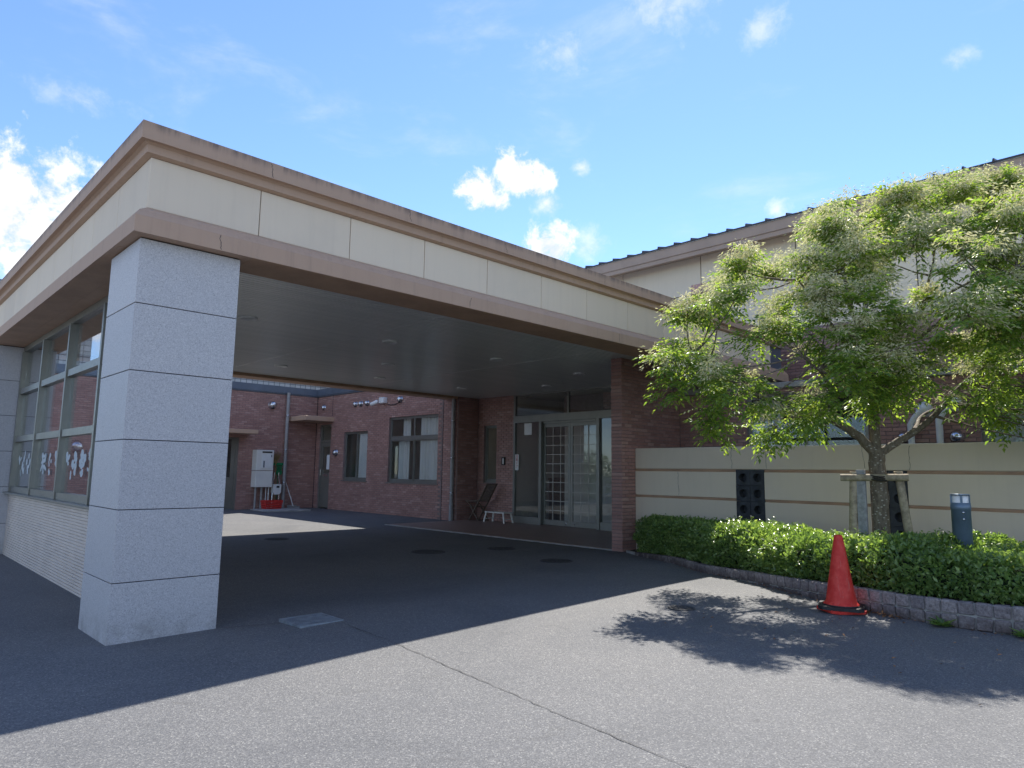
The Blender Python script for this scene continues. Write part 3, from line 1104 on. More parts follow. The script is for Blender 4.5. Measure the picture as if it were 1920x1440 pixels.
def window(wall, hole, parent, sashes, transom=None, name='window', sill=True, rec=.07, fw=.055):
    u0, z0, u1, z1 = hole
    m_ = MB()
    wall.box(m_, u0, z0, u1, z0 + fw, -rec - .06, -rec)
    wall.box(m_, u0, z1 - fw, u1, z1, -rec - .06, -rec)
    wall.box(m_, u0, z0 + fw, u0 + fw, z1 - fw, -rec - .06, -rec)
    wall.box(m_, u1 - fw, z0 + fw, u1, z1 - fw, -rec - .06, -rec)
    zt = z1 - fw
    if transom:
        wall.box(m_, u0 + fw, transom - .05, u1 - fw, transom + .06, -rec - .06, -rec + .01)
    fr = m_.build(name, 'aluminium', parent)
    rows = [(z0 + fw, (transom - .05) if transom else z1 - fw)] + ([(transom + .06, z1 - fw)] if transom else [])
    for ri, (za, zb) in enumerate(rows):
        us = [u0 + fw + (u1 - u0 - 2 * fw) * k / sashes for k in range(sashes + 1)]
        for k in range(sashes):
            a, b = us[k], us[k + 1]
            dd = -rec - .012 - (.022 if (k % 2 == 0 and ri == 0) else 0)
            m_ = MB()
            wall.box(m_, a, za, a + .035, zb, dd - .02, dd)
            wall.box(m_, b - .035, za, b, zb, dd - .02, dd)
            wall.box(m_, a + .035, za, b - .035, za + (.07 if ri == 0 else .035), dd - .02, dd)
            wall.box(m_, a + .035, zb - .035, b - .035, zb, dd - .02, dd)
            m_.build('sash', 'aluminium', fr)
            m_ = MB()
            wall.box(m_, a + .035, za + (.07 if ri == 0 else .035), b - .035, zb - .035, dd - .013, dd - .007)
            m_.build('pane', 'glass', fr)
    if sill:
        m_ = MB()
        wall.box(m_, u0 - .06, z0 - .035, u1 + .06, z0 - .002, -.03, .045)
        m_.build('sill', 'aluminium', fr)
    return fr


def curtain(wall, u0, u1, z0, z1, d, parent, waves, amp=.035, mat='curtain', name='curtain'):
    m_ = MB()
    m_.smooth = True
    n = int(waves * 8)
    top, bot = [], []
    for k in range(n + 1):
        t = k / n
        u = u0 + (u1 - u0) * t
        off = amp * math.sin(2 * math.pi * waves * t + .6 * math.sin(7 * t)) * (.7 + .3 * math.sin(11 * t))
        top.append(wall.p(u, z1, d + off * .6))
        bot.append(wall.p(u + .01 * math.sin(9 * t), z0, d + off))
    m_.add(top + bot, [(i, i + 1, n + 2 + i, n + 1 + i) for i in range(n)])
    return m_.build(name, mat, parent)


w1 = window(WB, win1, wing, 2)
curtain(WB, 22.72, 23.5, 1.22, 3.08, -.17, w1, 1.2, .012, 'curtain', 'blind')
w2 = window(WB, win2, wing, 2, transom=2.74)
curtain(WB, 18.4, 19.55, 1.25, 2.70, -.19, w2, 7)
curtain(WB, 20.35, 21.0, 1.25, 2.70, -.30, w2, 5)
curtain(WB, 18.4, 19.6, 2.78, 3.5, -.24, w2, 7)
curtain(WB, 20.3, 20.75, 2.78, 3.5, -.30, w2, 3)
# dim rooms behind the courtyard windows
mb = MB()
for a, b in ((17.6, 22.0), (22.2, 25.2)):
    mb.box(17.2, a, .02, 17.25, b, 4.0)
    mb.box(14.62, a, .02, 17.25, a + .05, 4.0)
    mb.box(14.62, b - .05, .02, 17.25, b, 4.0)
    mb.box(14.62, a, .0, 17.25, b, .05)
    mb.box(14.62, a, 4.0, 17.25, b, 4.05)
mb.box(15.3, 25.3, 0, 15.35, 26.6, 3.6)
mb.box(14.6, 25.25, 0, 15.35, 25.3, 3.6)
mb.box(14.6, 26.6, 0, 15.35, 26.65, 3.6)
mb.box(14.6, 25.25, 3.6, 15.35, 26.65, 3.65)
mb.build('interior_room', 'interior', wing, kind='stuff')

# doors in the wing
m_ = MB()
WB.box(m_, doorB[0], 0, doorB[0] + .06, 3.46, -.14, -.05)
WB.box(m_, doorB[2] - .06, 0, doorB[2], 3.46, -.14, -.05)
WB.box(m_, doorB[0] + .06, 3.40, doorB[2] - .06, 3.46, -.14, -.05)
WB.box(m_, doorB[0] + .06, 2.72, doorB[2] - .06, 2.80, -.14, -.05)
dB = m_.build('door', 'door_steel', wing)
m_ = MB()
a, b = doorB[0] + .062, doorB[2] - .062
WB.box(m_, a, .04, b, 1.27, -.12, -.08)
WB.box(m_, a, 1.27, a + .12, 2.71, -.12, -.08)
WB.box(m_, b - .12, 1.27, b, 2.71, -.12, -.08)
WB.box(m_, a + .12, 2.55, b - .12, 2.71, -.12, -.08)
WB.box(m_, a + .12, 1.27, b - .12, 1.45, -.12, -.085)
m_.build('door_leaf', 'door_steel', dB)
m_ = MB(); WB.box(m_, a + .12, 1.45, b - .12, 2.55, -.105, -.098); WB.box(m_, a, 2.80, b, 3.40, -.105, -.098)
m_.build('pane', 'glass', dB)
m_ = MB(); WB.box(m_, a + .2, 1.32, b - .2, 1.40, -.084, -.07); m_.build('letter_slot', 'chrome', dB)
m_ = MB(); m_.tube([WB.p(b - .05, 1.35, -.03), WB.p(b - .05, 1.62, -.03)], .012); m_.build('door_handle', 'chrome', dB)
m_ = MB(); WB.box(m_, doorB[0], 0, doorB[2], 3.46, -.7, -.68); m_.build('room_wall', 'interior', dB)
m_ = MB()
WA.box(m_, doorA[2] - .09, 0, doorA[2], 2.8, -.14, -.04)
WA.box(m_, doorA[0], 2.72, doorA[2] - .09, 2.8, -.14, -.04)
WA.box(m_, doorA[0], 0, doorA[0] + .09, 2.72, -.14, -.04)
dA = m_.build('door', 'door_steel', wing)
m_ = MB()
WA.box(m_, doorA[0] + .09, .03, doorA[2] - .09, 1.25, -.12, -.08)
WA.box(m_, doorA[2] - .24, 1.25, doorA[2] - .09, 2.72, -.12, -.08)
WA.box(m_, doorA[0] + .09, 1.25, doorA[0] + .24, 2.72, -.12, -.08)
m_.build('door_leaf', 'door_steel', dA)
m_ = MB(); WA.box(m_, doorA[0] + .24, 1.25, doorA[2] - .24, 2.72, -.105, -.098); m_.build('pane', 'glass', dA)
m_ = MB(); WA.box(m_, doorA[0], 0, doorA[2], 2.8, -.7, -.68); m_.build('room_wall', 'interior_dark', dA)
# hoods above both doors
m_ = MB(); m_.bbox(9.6, 25.80, 2.92, 11.47, 26.69, 3.08, .012); m_.build('door_hood', 'brown_stone', wing)
m_ = MB(); m_.bbox(13.12, 25.25, 3.55, 14.41, 26.67, 3.74, .012); m_.build('door_hood', 'brown_stone', wing)

# tile clad block above the wing
tow = thing('tiled_block', 'tall pale tile clad block rising behind the courtyard roof', 'building', (6, 27.2, 0))
WT = Wall((0, 27.15, 0), (1, 0, 0), (0, -1, 0))
mb = MB(); mb.box(-1.25, 27.152, 4.75, 7.5, 33, 7.6); mb.box(7.5, 27.152, 4.75, 15.6, 33, 13.1)
mb.build('wall', 'tile_grout', tow)
mb = MB()
brick_mesh(WT, bricks(WT, -1.25, 4.76, 15.6, 7.56, pu=.235, pz=.20, joint=.022, proud=.012, bond=0), mb)
brick_mesh(WT, bricks(WT, 7.5, 7.56, 15.6, 13.05, pu=.235, pz=.20, joint=.022, proud=.012, bond=0), mb)
mb.build('tile_cladding', 'white_tile', tow, kind='stuff')

# ================================================================== MAIN BUILDING on the right
main = thing('main_building', 'two storey main building with brick base, cream upper wall and brown metal eave', 'building', (13.9, 8.65, 0))
XW, XU = 13.9, 16.6
# wing wall beside the entrance: end face looks along -x, long face along -y
WE = Wall((11.662, 0, 0), (0, 1, 0), (-1, 0, 0))
WF = Wall((0, 8.652, 0), (1, 0, 0), (0, -1, 0))
mb = MB()
mb.box(11.664, 8.654, -.05, XW + .05, 8.92, 4.10)
mb.build('wing_wall', 'mortar', main)
# individual bricks: the end face and the nearest columns of the long face
end_rects = [(r, WE) for r in bricks(WE, 8.641, 0, 8.92, 4.045, pu=.28, bond=0.0)]
long_rects = [(r, WF) for r in bricks(WF, 11.651, 0, XW, 4.045)]
vis = [q for q in long_rects if q[0][0] < 12.15 or (q[0][1] > 2.0)]
hid = [q for q in long_rects if not (q[0][0] < 12.15 or q[0][1] > 2.0)]
vis.sort(key=lambda q: q[0][0] + .25 * abs(q[0][1] - 2.2))
one = end_rects + vis
one, rest = one[:298], one[298:] + hid
cache = {}
for (a, za, b, zb, pr), wl in one:
    ln = round(b - a, 3)
    key = (ln, wl is WE)
    if key not in cache:
        loc_w = Wall((0, 0, 0), wl.u, wl.n)
        cache[key] = brick_mesh(loc_w, [(-ln / 2, -(zb - za) / 2, ln / 2, (zb - za) / 2, .012)]).mesh('brick', 'brick', (0, 0, 0))
    place(cache[key], 'brick', main, wl.p((a + b) / 2, (za + zb) / 2, pr - .012))
mb = MB()
for r, wl in rest:
    brick_mesh(wl, [r], mb)
# lower brick wall facing the garden
WL = Wall((XW, 0, 0), (0, 1, 0), (-1, 0, 0))
winL = (4.55, 1.5, 7.0, 3.30)
winR = (1.30, 1.2, 2.75, 3.09)
brick_mesh(WL, bricks(WL, -5.0, 0.9, 8.63, 3.40, [winL, winR]), mb)
WU = Wall((XU, 0, 0), (0, 1, 0), (-1, 0, 0))
brick_mesh(WU, bricks(WU, -6.0, 3.55, 13.0, 5.2), mb)
mb.build('brickwork', 'brick', main, kind='stuff')
mb = MB()
wall_backing(WL, -5.0, -.05, 8.65, 3.41, [winL, winR], .14, mb)
WU.quad(mb, -6, 3.4, 14.6, 5.21)
mb.build('wall', 'mortar', main)
MB().bbox(XW - .09, -5, 3.41, XW + .5, 8.645, 3.53, .01).build('ledge', 'concrete', main)
MB().box(XW + .4, -5, 3.40, XU + .1, 8.9, 3.50).build('low_roof', 'flashing', main)
# cream upper panels
yj = [-6.0, -3.73, -1.07, 1.59, 4.25, 6.91, 9.56, 12.22, 14.6]
for a, b in zip(yj[:-1], yj[1:]):
    MB().bbox(XU - .012, a + .012, 6.60, XU + .02, b - .012, 7.66, .004).build('panel', 'upper_cream', main)
    MB().bbox(XU - .012, a + .012, 5.21, XU + .02, b - .012, 6.575, .004).build('panel', 'upper_cream', main)
MB().box(XU + .018, -6, 5.2, XU + .03, 14.6, 7.7).build('panel_backing', 'dark_seal', main)
for za, zb in ((6.32, 6.575), (6.60, 6.86)):
    for a, b in ((9.575, 9.87), (9.27, 9.545)):
        MB().bbox(XU - .02, a, za, XU - .013, b, zb, .002).build('accent_tile', 'pink_tile', main)
# eave and roof
mb = MB()
prof = [(16.60, 7.64), (16.03, 7.50), (16.03, 7.61), (16.0, 7.63), (16.0, 7.885), (16.05, 7.885)]
for (xa, za), (xb, zb) in zip(prof[:-1], prof[1:]):
    mb.poly([(xa, -6, za), (xa, 14.6, za), (xb, 14.6, zb), (xb, -6, zb)], flip=True)
mb.poly([(x, 14.6, z) for x, z in prof] + [(16.6, 14.6, 7.885)])
mb.build('eave', 'eave_brown', main)
mb = MB()
mb.prism([(15.965, -6, 7.885), (15.965, -6, 7.93), (22, -6, 9.3), (22, -6, 9.25)], (0, 20.62, 0))
mb.build('roof', 'roof_metal', main)
mb = MB()
yy = 13.69
while yy > -6:
    mb.prism([(15.955, yy - .028, 7.90), (15.955, yy - .014, 7.985), (15.955, yy + .014, 7.985), (15.955, yy + .028, 7.90)], (6, 0, 1.36))
    yy -= .5275
mb.build('roof_ribs', 'roof_metal', main, kind='stuff')
# structure behind, so that nothing is hollow from the side
mb = MB()
mb.box(XU + .04, -6, 0, 22, 14.6, 7.6)
mb.build('inner_wall', 'interior', main)
wl = window(WL, winL, main, 2)
curtain(WL, 6.35, 6.95, 1.5, 3.2, -.25, wl, 4)
m_ = MB(); WL.box(m_, 4.6, 2.05, 6.95, 2.10, -.2, -.17); WL.box(m_, 4.6, 2.40, 6.95, 2.44, -.2, -.17); m_.build('inner_rail', 'interior_dark', wl)
wr = window(WL, winR, main, 2)
curtain(WL, 1.4, 2.7, 1.25, 3.05, -.22, wr, 9)
mb = MB()
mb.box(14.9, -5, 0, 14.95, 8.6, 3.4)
mb.build('interior_room', 'interior_dark', main)

# entrance glazing wall at x = 15.3
XD = 15.3
WD = Wall((XD, 0, 0), (0, 1, 0), (-1, 0, 0))
sidew = (16.38, 1.24, 17.0, 3.12)
mb = MB()
wall_backing(WD, 15.56, 0, 17.3, 4.06, [sidew], .14, mb)
mb.build('entrance_wall', 'mortar', main)
mb = MB()
brick_mesh(WD, bricks(WD, 15.56, .03, 17.29, 4.04, [sidew]), mb)
mb.build('entrance_brickwork', 'brick', main, kind='stuff')
sw = window(WD, sidew, main, 1, sill=False)
m_ = MB()
WD.box(m_, 15.50, .03, 15.58, 4.05, -.06, .03)
WD.box(m_, 8.93, 3.145, 15.50, 3.365, -.12, .05)
WD.box(m_, 8.93, 4.0, 15.50, 4.05, -.06, .02)
for y in (13.29, 11.0):
    WD.box(m_, y - .03, 3.365, y + .03, 4.0, -.06, .02)
for a, b in ((14.34, 14.44), (12.10, 12.20)):
    WD.box(m_, a, .03, b, 3.145, -.10, .05)
WD.box(m_, 14.44, .03, 15.50, .24, -.06, .02)
WD.box(m_, 8.93, .03, 12.10, .24, -.06, .02)
WD.box(m_, 12.20, 3.08, 14.34, 3.143, -.14, -.02)
eg = m_.build('entrance_glazing', 'aluminium', main)
for u0, z0, u1, z1 in ((14.44, .24, 15.50, 3.145), (8.93, .24, 12.10, 3.145), (13.32, 3.365, 15.50, 4.0), (11.03, 3.365, 13.26, 4.0), (8.93, 3.365, 10.97, 4.0)):
    m_ = MB(); WD.box(m_, u0, z0, u1, z1, -.022, -.014); m_.build('pane', 'glass', eg)
for a, b, dd in ((13.25, 14.34, -.06), (12.20, 13.25, -.06)):
    m_ = MB()
    WD.box(m_, a + .003, .045, a + .085, 3.075, dd - .04, dd)
    WD.box(m_, b - .085, .045, b - .003, 3.075, dd - .04, dd)
    WD.box(m_, a + .085, .045, b - .085, .20, dd - .04, dd)
    WD.box(m_, a + .085, 2.97, b - .085, 3.075, dd - .04, dd)
    dr = m_.build('sliding_door', 'aluminium', main)
    m_ = MB(); WD.box(m_, a + .085, .20, b - .085, 2.97, dd - .024, dd - .016); m_.build('pane', 'glass', dr)
    m_ = MB()
    for k in (1, 2):
        u = a + .085 + (b - a - .17) * k / 3
        WD.box(m_, u - .009, .20, u + .009, 2.97, dd - .015, dd - .003)
    for k in range(1, 10):
        z = .20 + 2.77 * k / 10
        WD.box(m_, a + .085, z - .009, b - .085, z + .009, dd - .0145, dd - .0035)
    m_.build('lattice', 'lattice', dr)
    m_ = MB(); m_.lathe(WD.p(13.25 + (.17 if dd and a > 13 else -.17), .12, dd), [(.0, .012), (.03, .012), (.03, 0)], 12, (-1, 0, 0)); m_.build('lock', 'chrome', dr)
# lobby behind the glass
mb = MB()
mb.box(15.45, 8.9, .0, 19.6, 15.9, .028)
mb.build('lobby_floor', 'floor_tile', main)
mb = MB()
mb.box(19.6, 8.9, 0, 19.7, 15.9, 4.1)
mb.box(15.42, 15.9, 0, 19.7, 16.0, 4.1)
mb.box(15.42, 8.8, 0, 19.7, 8.9, 4.1)
mb.box(15.45, 8.9, 4.06, 19.7, 15.9, 4.14)
mb.box(16.9, 16.05, 0, 16.95, 17.25, 4.1)
mb.box(15.46, 17.2, 0, 16.9, 17.25, 4.1)
mb.box(15.46, 16.01, 3.9, 16.95, 17.25, 4.0)
mb.build('lobby_wall', 'interior', main, kind='stuff')
m_ = MB(); m_.bbox(17.2, 14.5, .03, 17.9, 15.8, 1.35, .02); m_.bbox(17.15, 14.45, 1.35, 17.95, 15.8, 1.42, .01); m_.build('lobby_counter', 'teak', main)

# ================================================================== fittings on the walls
def vent_cap(p, nrm, r, label, group):
    t = thing('vent_cap', label, 'vent cap', p, group)
    m_ = MB()
    n = unit(nrm)
    m_.lathe(p, [(r * 1.15, 0), (r * 1.15, r * .12), (r, r * .2), (r * .98, r * .6), (r * .82, r * 1.0), (r * .5, r * 1.28), (.001, r * 1.38)], 18, n)
    m_.build('hood', 'chrome', t)
    m_ = MB()
    q = Vector(p) + n * (r * .55) - Vector((0, 0, r * .99))
    m_.lathe(q, [(.001, 0), (r * .5, 0), (r * .5, -.006), (.001, -.006)], 12, (0, 0, 1))
    m_.build('opening', 'dark_seal', t)
    return t


gv = 'round steel vent caps on the courtyard brick walls'
vent_cap((12.36, 26.67, 4.17), (0, -1, 0), .15, 'large round steel vent cap high on brick wall left of the downpipe', gv)
vent_cap((14.385, 26.08, 4.18), (-1, 0, 0), .10, 'small steel vent cap above the concrete door hood in the corner', gv)
vent_cap((14.385, 23.59, 4.17), (-1, 0, 0), .10, 'leftmost of the three steel vent caps in a row under the flashing', gv)
vent_cap((14.385, 23.2, 4.17), (-1, 0, 0), .10, 'middle one of the three steel vent caps in a row', gv)
vent_cap((14.385, 22.75, 4.17), (-1, 0, 0), .10, 'right one of the three steel vent caps, nearest the camera', gv)
vent_cap((14.385, 20.55, 4.17), (-1, 0, 0), .11, 'steel vent cap at the end of the black camera cable', gv)
vent_cap((14.385, 24.94, 2.28), (-1, 0, 0), .12, 'low steel vent cap between the corner door and the small window', gv)
vent_cap((-.95, 26.67, 2.25), (0, -1, 0), .19, 'steel vent cap on brick wall seen only mirrored in the glazed screen', gv)

cc = thing('security_camera', 'white security camera with square box and black cable under the brick wall top', 'camera', (14.385, 21.7, 4.17))
m_ = MB(); m_.bbox(14.20, 21.42, 4.08, 14.388, 21.72, 4.30, .015); m_.build('junction_box', 'camera_white', cc)
m_ = MB(); m_.lathe((14.22, 21.80, 4.16), [(.001, 0), (.07, 0), (.075, .03), (.07, .30), (.06, .32), (.001, .32)], 16, (-.35, .75, -.30)); m_.build('camera_body', 'camera_white', cc)
m_ = MB(); q = Vector((14.22, 21.80, 4.16)) + unit((-.35, .75, -.30)) * .322; m_.lathe(q, [(.001, .004), (.045, .004), (.05, 0)], 14, (-.35, .75, -.30)); m_.build('lens', 'dark_seal', cc)
m_ = MB(); m_.tube([(14.37, 21.42, 4.06), (14.37, 21.2, 4.0), (14.37, 20.9, 4.0), (14.37, 20.65, 4.06), (14.37, 20.56, 4.12)], .014, 6); m_.build('cable', 'dark_seal', cc)


def downpipe(x, y, z1, r, label, mat, wallnormal, foot=True):
    t = thing('downpipe', label, 'drain pipe', (x, y, 0), 'rainwater downpipes')
    MB().tube([(x, y, 0), (x, y, z1)], r, 14).build('pipe', mat, t)
    n = Vector(wallnormal)
    for z in (z1 * .22, z1 * .5, z1 * .80):
        m_ = MB()
        m_.lathe((x, y, z - .02), [(r + .001, 0), (r + .008, 0), (r + .008, .04), (r + .001, .04)], 14)
        m_.bar(Vector((x, y, z)) - n * r, Vector((x, y, z)) - n * (r + .10), .025)
        m_.build('bracket', 'chrome', t)
    if foot:
        m_ = MB(); m_.lathe((x, y, 0), [(r + .001, .55), (r + .012, .55), (r + .012, 0)], 14); m_.build('sleeve', 'grey_pipe', t)
    return t


downpipe(12.98, 26.52, 4.72, .068, 'tall plum grey downpipe on the courtyard wall beside the water heater', 'grey_pipe', (0, -1, 0), False)
downpipe(14.30, 17.42, 4.06, .062, 'slim grey downpipe at the end of the brick wall beside the folded chair', 'grey_pipe', (-1, 0, 0))

# water heater box
wh = thing('water_heater', 'beige gas water heater cabinet on the courtyard brick wall', 'water heater', (12.0, 26.3, .86))
MB().bbox(11.66, 26.25, .87, 12.36, 26.66, 1.51, .012).build('lower_cover', 'offwhite_metal', wh)
up_ = MB().bbox(11.66, 26.24, 1.525, 12.36, 26.66, 2.33, .012).build('body', 'offwhite_metal', wh)
MB().box(11.88, 26.226, 2.215, 12.28, 26.24, 2.275).build('exhaust_slot', 'dark_seal', up_)
MB().bbox(11.86, 26.222, 1.62, 12.30, 26.238, 2.17, .004).build('front_plate', 'white_plastic', up_)
m_ = MB(); m_.box(11.93, 26.216, 1.64, 11.985, 26.221, 1.90); m_.box(12.235, 26.216, 2.05, 12.27, 26.221, 2.14)
m_.build('caution_label', 'print_grey', up_)
for x, r in ((11.78, .04), (12.02, .045), (12.2, .018), (12.31, .022)):
    MB().tube([(x, 26.45, 0), (x, 26.45, .87)], r, 10).build('pipe', 'grey_pipe' if r > .03 else 'white_plastic', wh)

gm = thing('gas_meter', 'white gas meter on grey pipes between the heater and the downpipe', 'gas meter', (12.6, 26.4, .6))
m_ = MB(); m_.prism([(12.43, 26.3, .98), (12.77, 26.3, .98), (12.77, 26.3, .66), (12.70, 26.3, .58), (12.50, 26.3, .58), (12.43, 26.3, .66)][::-1], (0, .2, 0))
m_.build('body', 'white_plastic', gm)
MB().box(12.57, 26.292, .84, 12.69, 26.30, .92).build('display', 'dark_seal', gm)
m_ = MB()
for x in (12.46, 12.74):
    m_.tube([(x, 26.42, .0 if x > 12.6 else .0), (x, 26.42, 1.15), (x + (.05 if x < 12.6 else -.05), 26.42, 1.22), (x + (.05 if x < 12.6 else -.05), 26.42, 1.45)], .022, 8)
m_.build('pipe', 'chrome', gm)

bk = thing('shopping_basket', 'red plastic basket on the ground below the gas meter', 'basket', (12.25, 25.9, 0))
m_ = MB()
x0, x1, y0, y1 = 11.9, 12.6, 25.75, 26.2
def basket_pt(u, z):
    g = z / .34 * .05
    per = [(x0 + .05 - g, y0 + .05 - g), (x1 - .05 + g, y0 + .05 - g), (x1 - .05 + g, y1 - .05 + g), (x0 + .05 - g, y1 - .05 + g)]
    i = int(u) % 4
    t = u - int(u)
    a, b = per[i], per[(i + 1) % 4]
    return (a[0] + (b[0] - a[0]) * t, a[1] + (b[1] - a[1]) * t, z)
for z in (.04, .13, .22, .31, .345):
    pts_ = [basket_pt(i + t, z) for i in range(4) for t in (0, .5)]
    for a, b in zip(pts_, pts_[1:] + pts_[:1]):
        m_.bar(a, b, .02, .05)
for i in range(4):
    nseg = 10 if i % 2 == 0 else 6
    for k in range(nseg + 1):
        t = min(k / nseg, .999)
        m_.bar(basket_pt(i + t, .03), basket_pt(i + t, .34), .028, .012)
m_.box(x0 + .05, y0 + .05, .02, x1 - .05, y1 - .05, .035)
m_.build('basket_body', 'basket_red', bk)
m_ = MB(); m_.tube([(11.9, 25.97, .35), (11.9, 25.80, .38), (12.2, 25.76, .385), (12.6, 25.80, .38), (12.6, 25.97, .35)], .012, 6); m_.build('handle', 'basket_red', bk)

br = thing('bamboo_broom', 'bamboo broom standing bristles up against the wall by the heater', 'broom', (12.6, 26.5, 0))
MB().tube([(12.61, 26.50, .1), (12.60, 26.56, 1.86)], .016, 8).build('handle', 'straw', br)
m_ = MB()
for k in range(90):
    a = random.uniform(-1, 1)
    m_.tube([(12.60 + a * .025, 26.56 + random.uniform(-.03, .03), 1.80), (12.60 + a * .15, 26.57 + random.uniform(-.05, .05), 2.05),
             (12.61 + a * random.uniform(.22, .27), 26.57 + random.uniform(-.06, .06), random.uniform(2.12, 2.33))], [.007, .005, .002], 3, False)
m_.build('bristles', 'straw', br)
gr = thing('leaf_rake', 'green plastic rake head leaning upright behind the bamboo broom', 'rake', (12.72, 26.6, 0))
MB().tube([(12.74, 26.60, .3), (12.74, 26.61, 1.7)], .014, 6).build('handle', 'plastic_green', gr)
m_ = MB()
m_.bbox(12.46, 26.58, 1.74, 12.94, 26.63, 1.84, .01)
for k in range(9):
    m_.bar((12.66 + k * .03, 26.60, 1.76), (12.70 + k * .018, 26.60, 1.40), .016, .012)
m_.bbox(12.66, 26.57, 1.36, 12.90, 26.62, 1.52, .01)
m_.build('rake_head', 'plastic_green', gr)
mp = thing('long_dustpan', 'long handled grey dustpan leaning on the brick wall right of the downpipe', 'dustpan', (13.3, 26.3, 0))
m_ = MB(); m_.tube([(13.09, 26.60, 1.08), (13.25, 26.40, .42), (13.33, 26.30, .1)], .013, 6); m_.tube([(13.25, 26.40, .48), (13.28, 26.28, .12)], .010, 6)
m_.build('handle', 'white_plastic', mp)
m_ = MB(); m_.bbox(13.12, 26.12, .01, 13.52, 26.42, .05, .006); m_.bbox(13.12, 26.40, .05, 13.52, 26.42, .14, .005)
m_.box(13.12, 26.12, .05, 13.135, 26.40, .10); m_.box(13.505, 26.12, .05, 13.52, 26.40, .10)
m_.build('pan', 'grey_pipe', mp)

# notices and signs
def sheet(name, wall, u0, z0, u1, z1, d, label, cat, mat='paper', lines=0, linemat='print_grey'):
    t = thing(name, label, cat, wall.p((u0 + u1) / 2, z0, d))
    m_ = MB(); wall.box(m_, u0, z0, u1, z1, d, d + .006); m_.build('sheet', mat, t)
    if lines:
        m_ = MB()
        for k in range(lines):
            z = z1 - (z1 - z0) * (k + 1) / (lines + 1)
            wall.box(m_, u0 + .03, z, u1 - .03 - random.uniform(0, .05), z + .012, d + .006, d + .008)
        m_.build('print', linemat, t)
    return t


sheet('paper_notice', WB, 25.60, 1.60, 25.86, 2.20, -.094, 'white paper notice on the glass of the corner door', 'notice')
sheet('paper_notice', WD, 14.80, 2.76, 15.12, 3.12, -.013, 'pale paper notice at the top of the left entrance glass pane', 'notice')
sg = sheet('door_sign', WD, 15.31, 1.66, 15.47, 2.15, .032, 'narrow white sign with red vertical lettering at left edge of entrance doors', 'sign', 'white_plastic')
cu = bpy.data.curves.new('lettering', 'FONT')
cu.body = '自\n動\nド\nア'
cu.size = .105 * S
cu.space_line = 1.02
cu.align_x = 'CENTER'
tmp = bpy.data.objects.new('tmp', cu)
COL.objects.link(tmp)
bpy.context.view_layer.update()
me = bpy.data.meshes.new_from_object(tmp.evaluated_get(bpy.context.evaluated_depsgraph_get()))
bpy.data.objects.remove(tmp)
me.materials.clear()
me.materials.append(MATS['print_red'])
o = place(me, 'lettering', sg, WD.p(15.39, 2.055, .041), (math.radians(90), 0, math.radians(-90)))
ic = thing('intercom', 'small black intercom box with pale panel on the brick beside the entrance', 'intercom', (15.28, 16.01, 1.8))
m_ = MB(); WD.box(m_, 15.94, 1.82, 16.08, 2.07, .012, .06); m_.build('case', 'dark_seal', ic)
m_ = MB(); WD.box(m_, 15.97, 1.85, 16.03, 2.03, .06, .064); m_.build('face_plate', 'white_plastic', ic)

# ================================================================== folding chair, step stool
fc = thing('folding_chair', 'weathered wooden folding chair with slatted back beside the downpipe', 'chair', (14.85, 16.75, .03))
z0 = .03
cx = 14.72
for dx in (0, .42):
    x = cx + dx
    m_ = MB(); m_.bar((x, 17.02, z0), (x, 16.46, .78), .03, .05, (1, 0, 0)); m_.bar((x, 16.46, .78), (x, 16.16, 1.22), .03, .05, (1, 0, 0)); m_.build('frame', 'teak', fc)
    m_ = MB(); m_.bar((x + .03, 16.58, z0), (x + .03, 16.98, .50), .03, .045, (1, 0, 0)); m_.build('leg', 'teak', fc)
    m_ = MB(); m_.bar((x, 17.20, .645), (x, 16.52, .665), .05, .028); m_.bar((x, 17.13, .645), (x, 16.86, .46), .024, .035, (1, 0, 0)); m_.build('armrest', 'teak', fc)
for k in range(6):
    y = 17.06 - k * .075
    MB().bbox(cx + .02, y - .03, .46, cx + .43, y + .03, .482, .004).build('seat_slat', 'teak', fc)
for k in range(6):
    x = cx + .05 + k * .065
    MB().bar((x, 16.53, .68), (x, 16.17, 1.20), .045, .014, (1, 0, 0)).build('back_slat', 'teak', fc)
m_ = MB(); m_.bar((cx, 16.16, 1.21), (cx + .42, 16.16, 1.21), .05, .03); m_.bar((cx, 16.53, .69), (cx + .42, 16.53, .69), .05, .03); m_.bar((cx, 16.62, .06), (cx + .45, 16.62, .06), .03)
m_.build('rail', 'teak', fc)

ss = thing('step_stool', 'low white metal step stool on the entrance tiles beside the chair', 'step stool', (14.9, 15.85, .03))
MB().bbox(14.70, 15.36, .32, 15.08, 16.26, .36, .008).build('top', 'offwhite_metal', ss)
for x, sx in ((14.73, -1), (15.05, 1)):
    for y, sy in ((15.42, -1), (16.20, 1)):
        MB().bar((x, y, .325), (x + sx * .03, y + sy * .07, .03), .05, .03, (1, 0, 0)).build('leg', 'offwhite_metal', ss)
m_ = MB()
for y in (15.40, 16.22):
    m_.bar((14.72, y, .14), (15.06, y, .14), .02)
m_.build('brace', 'offwhite_metal', ss)

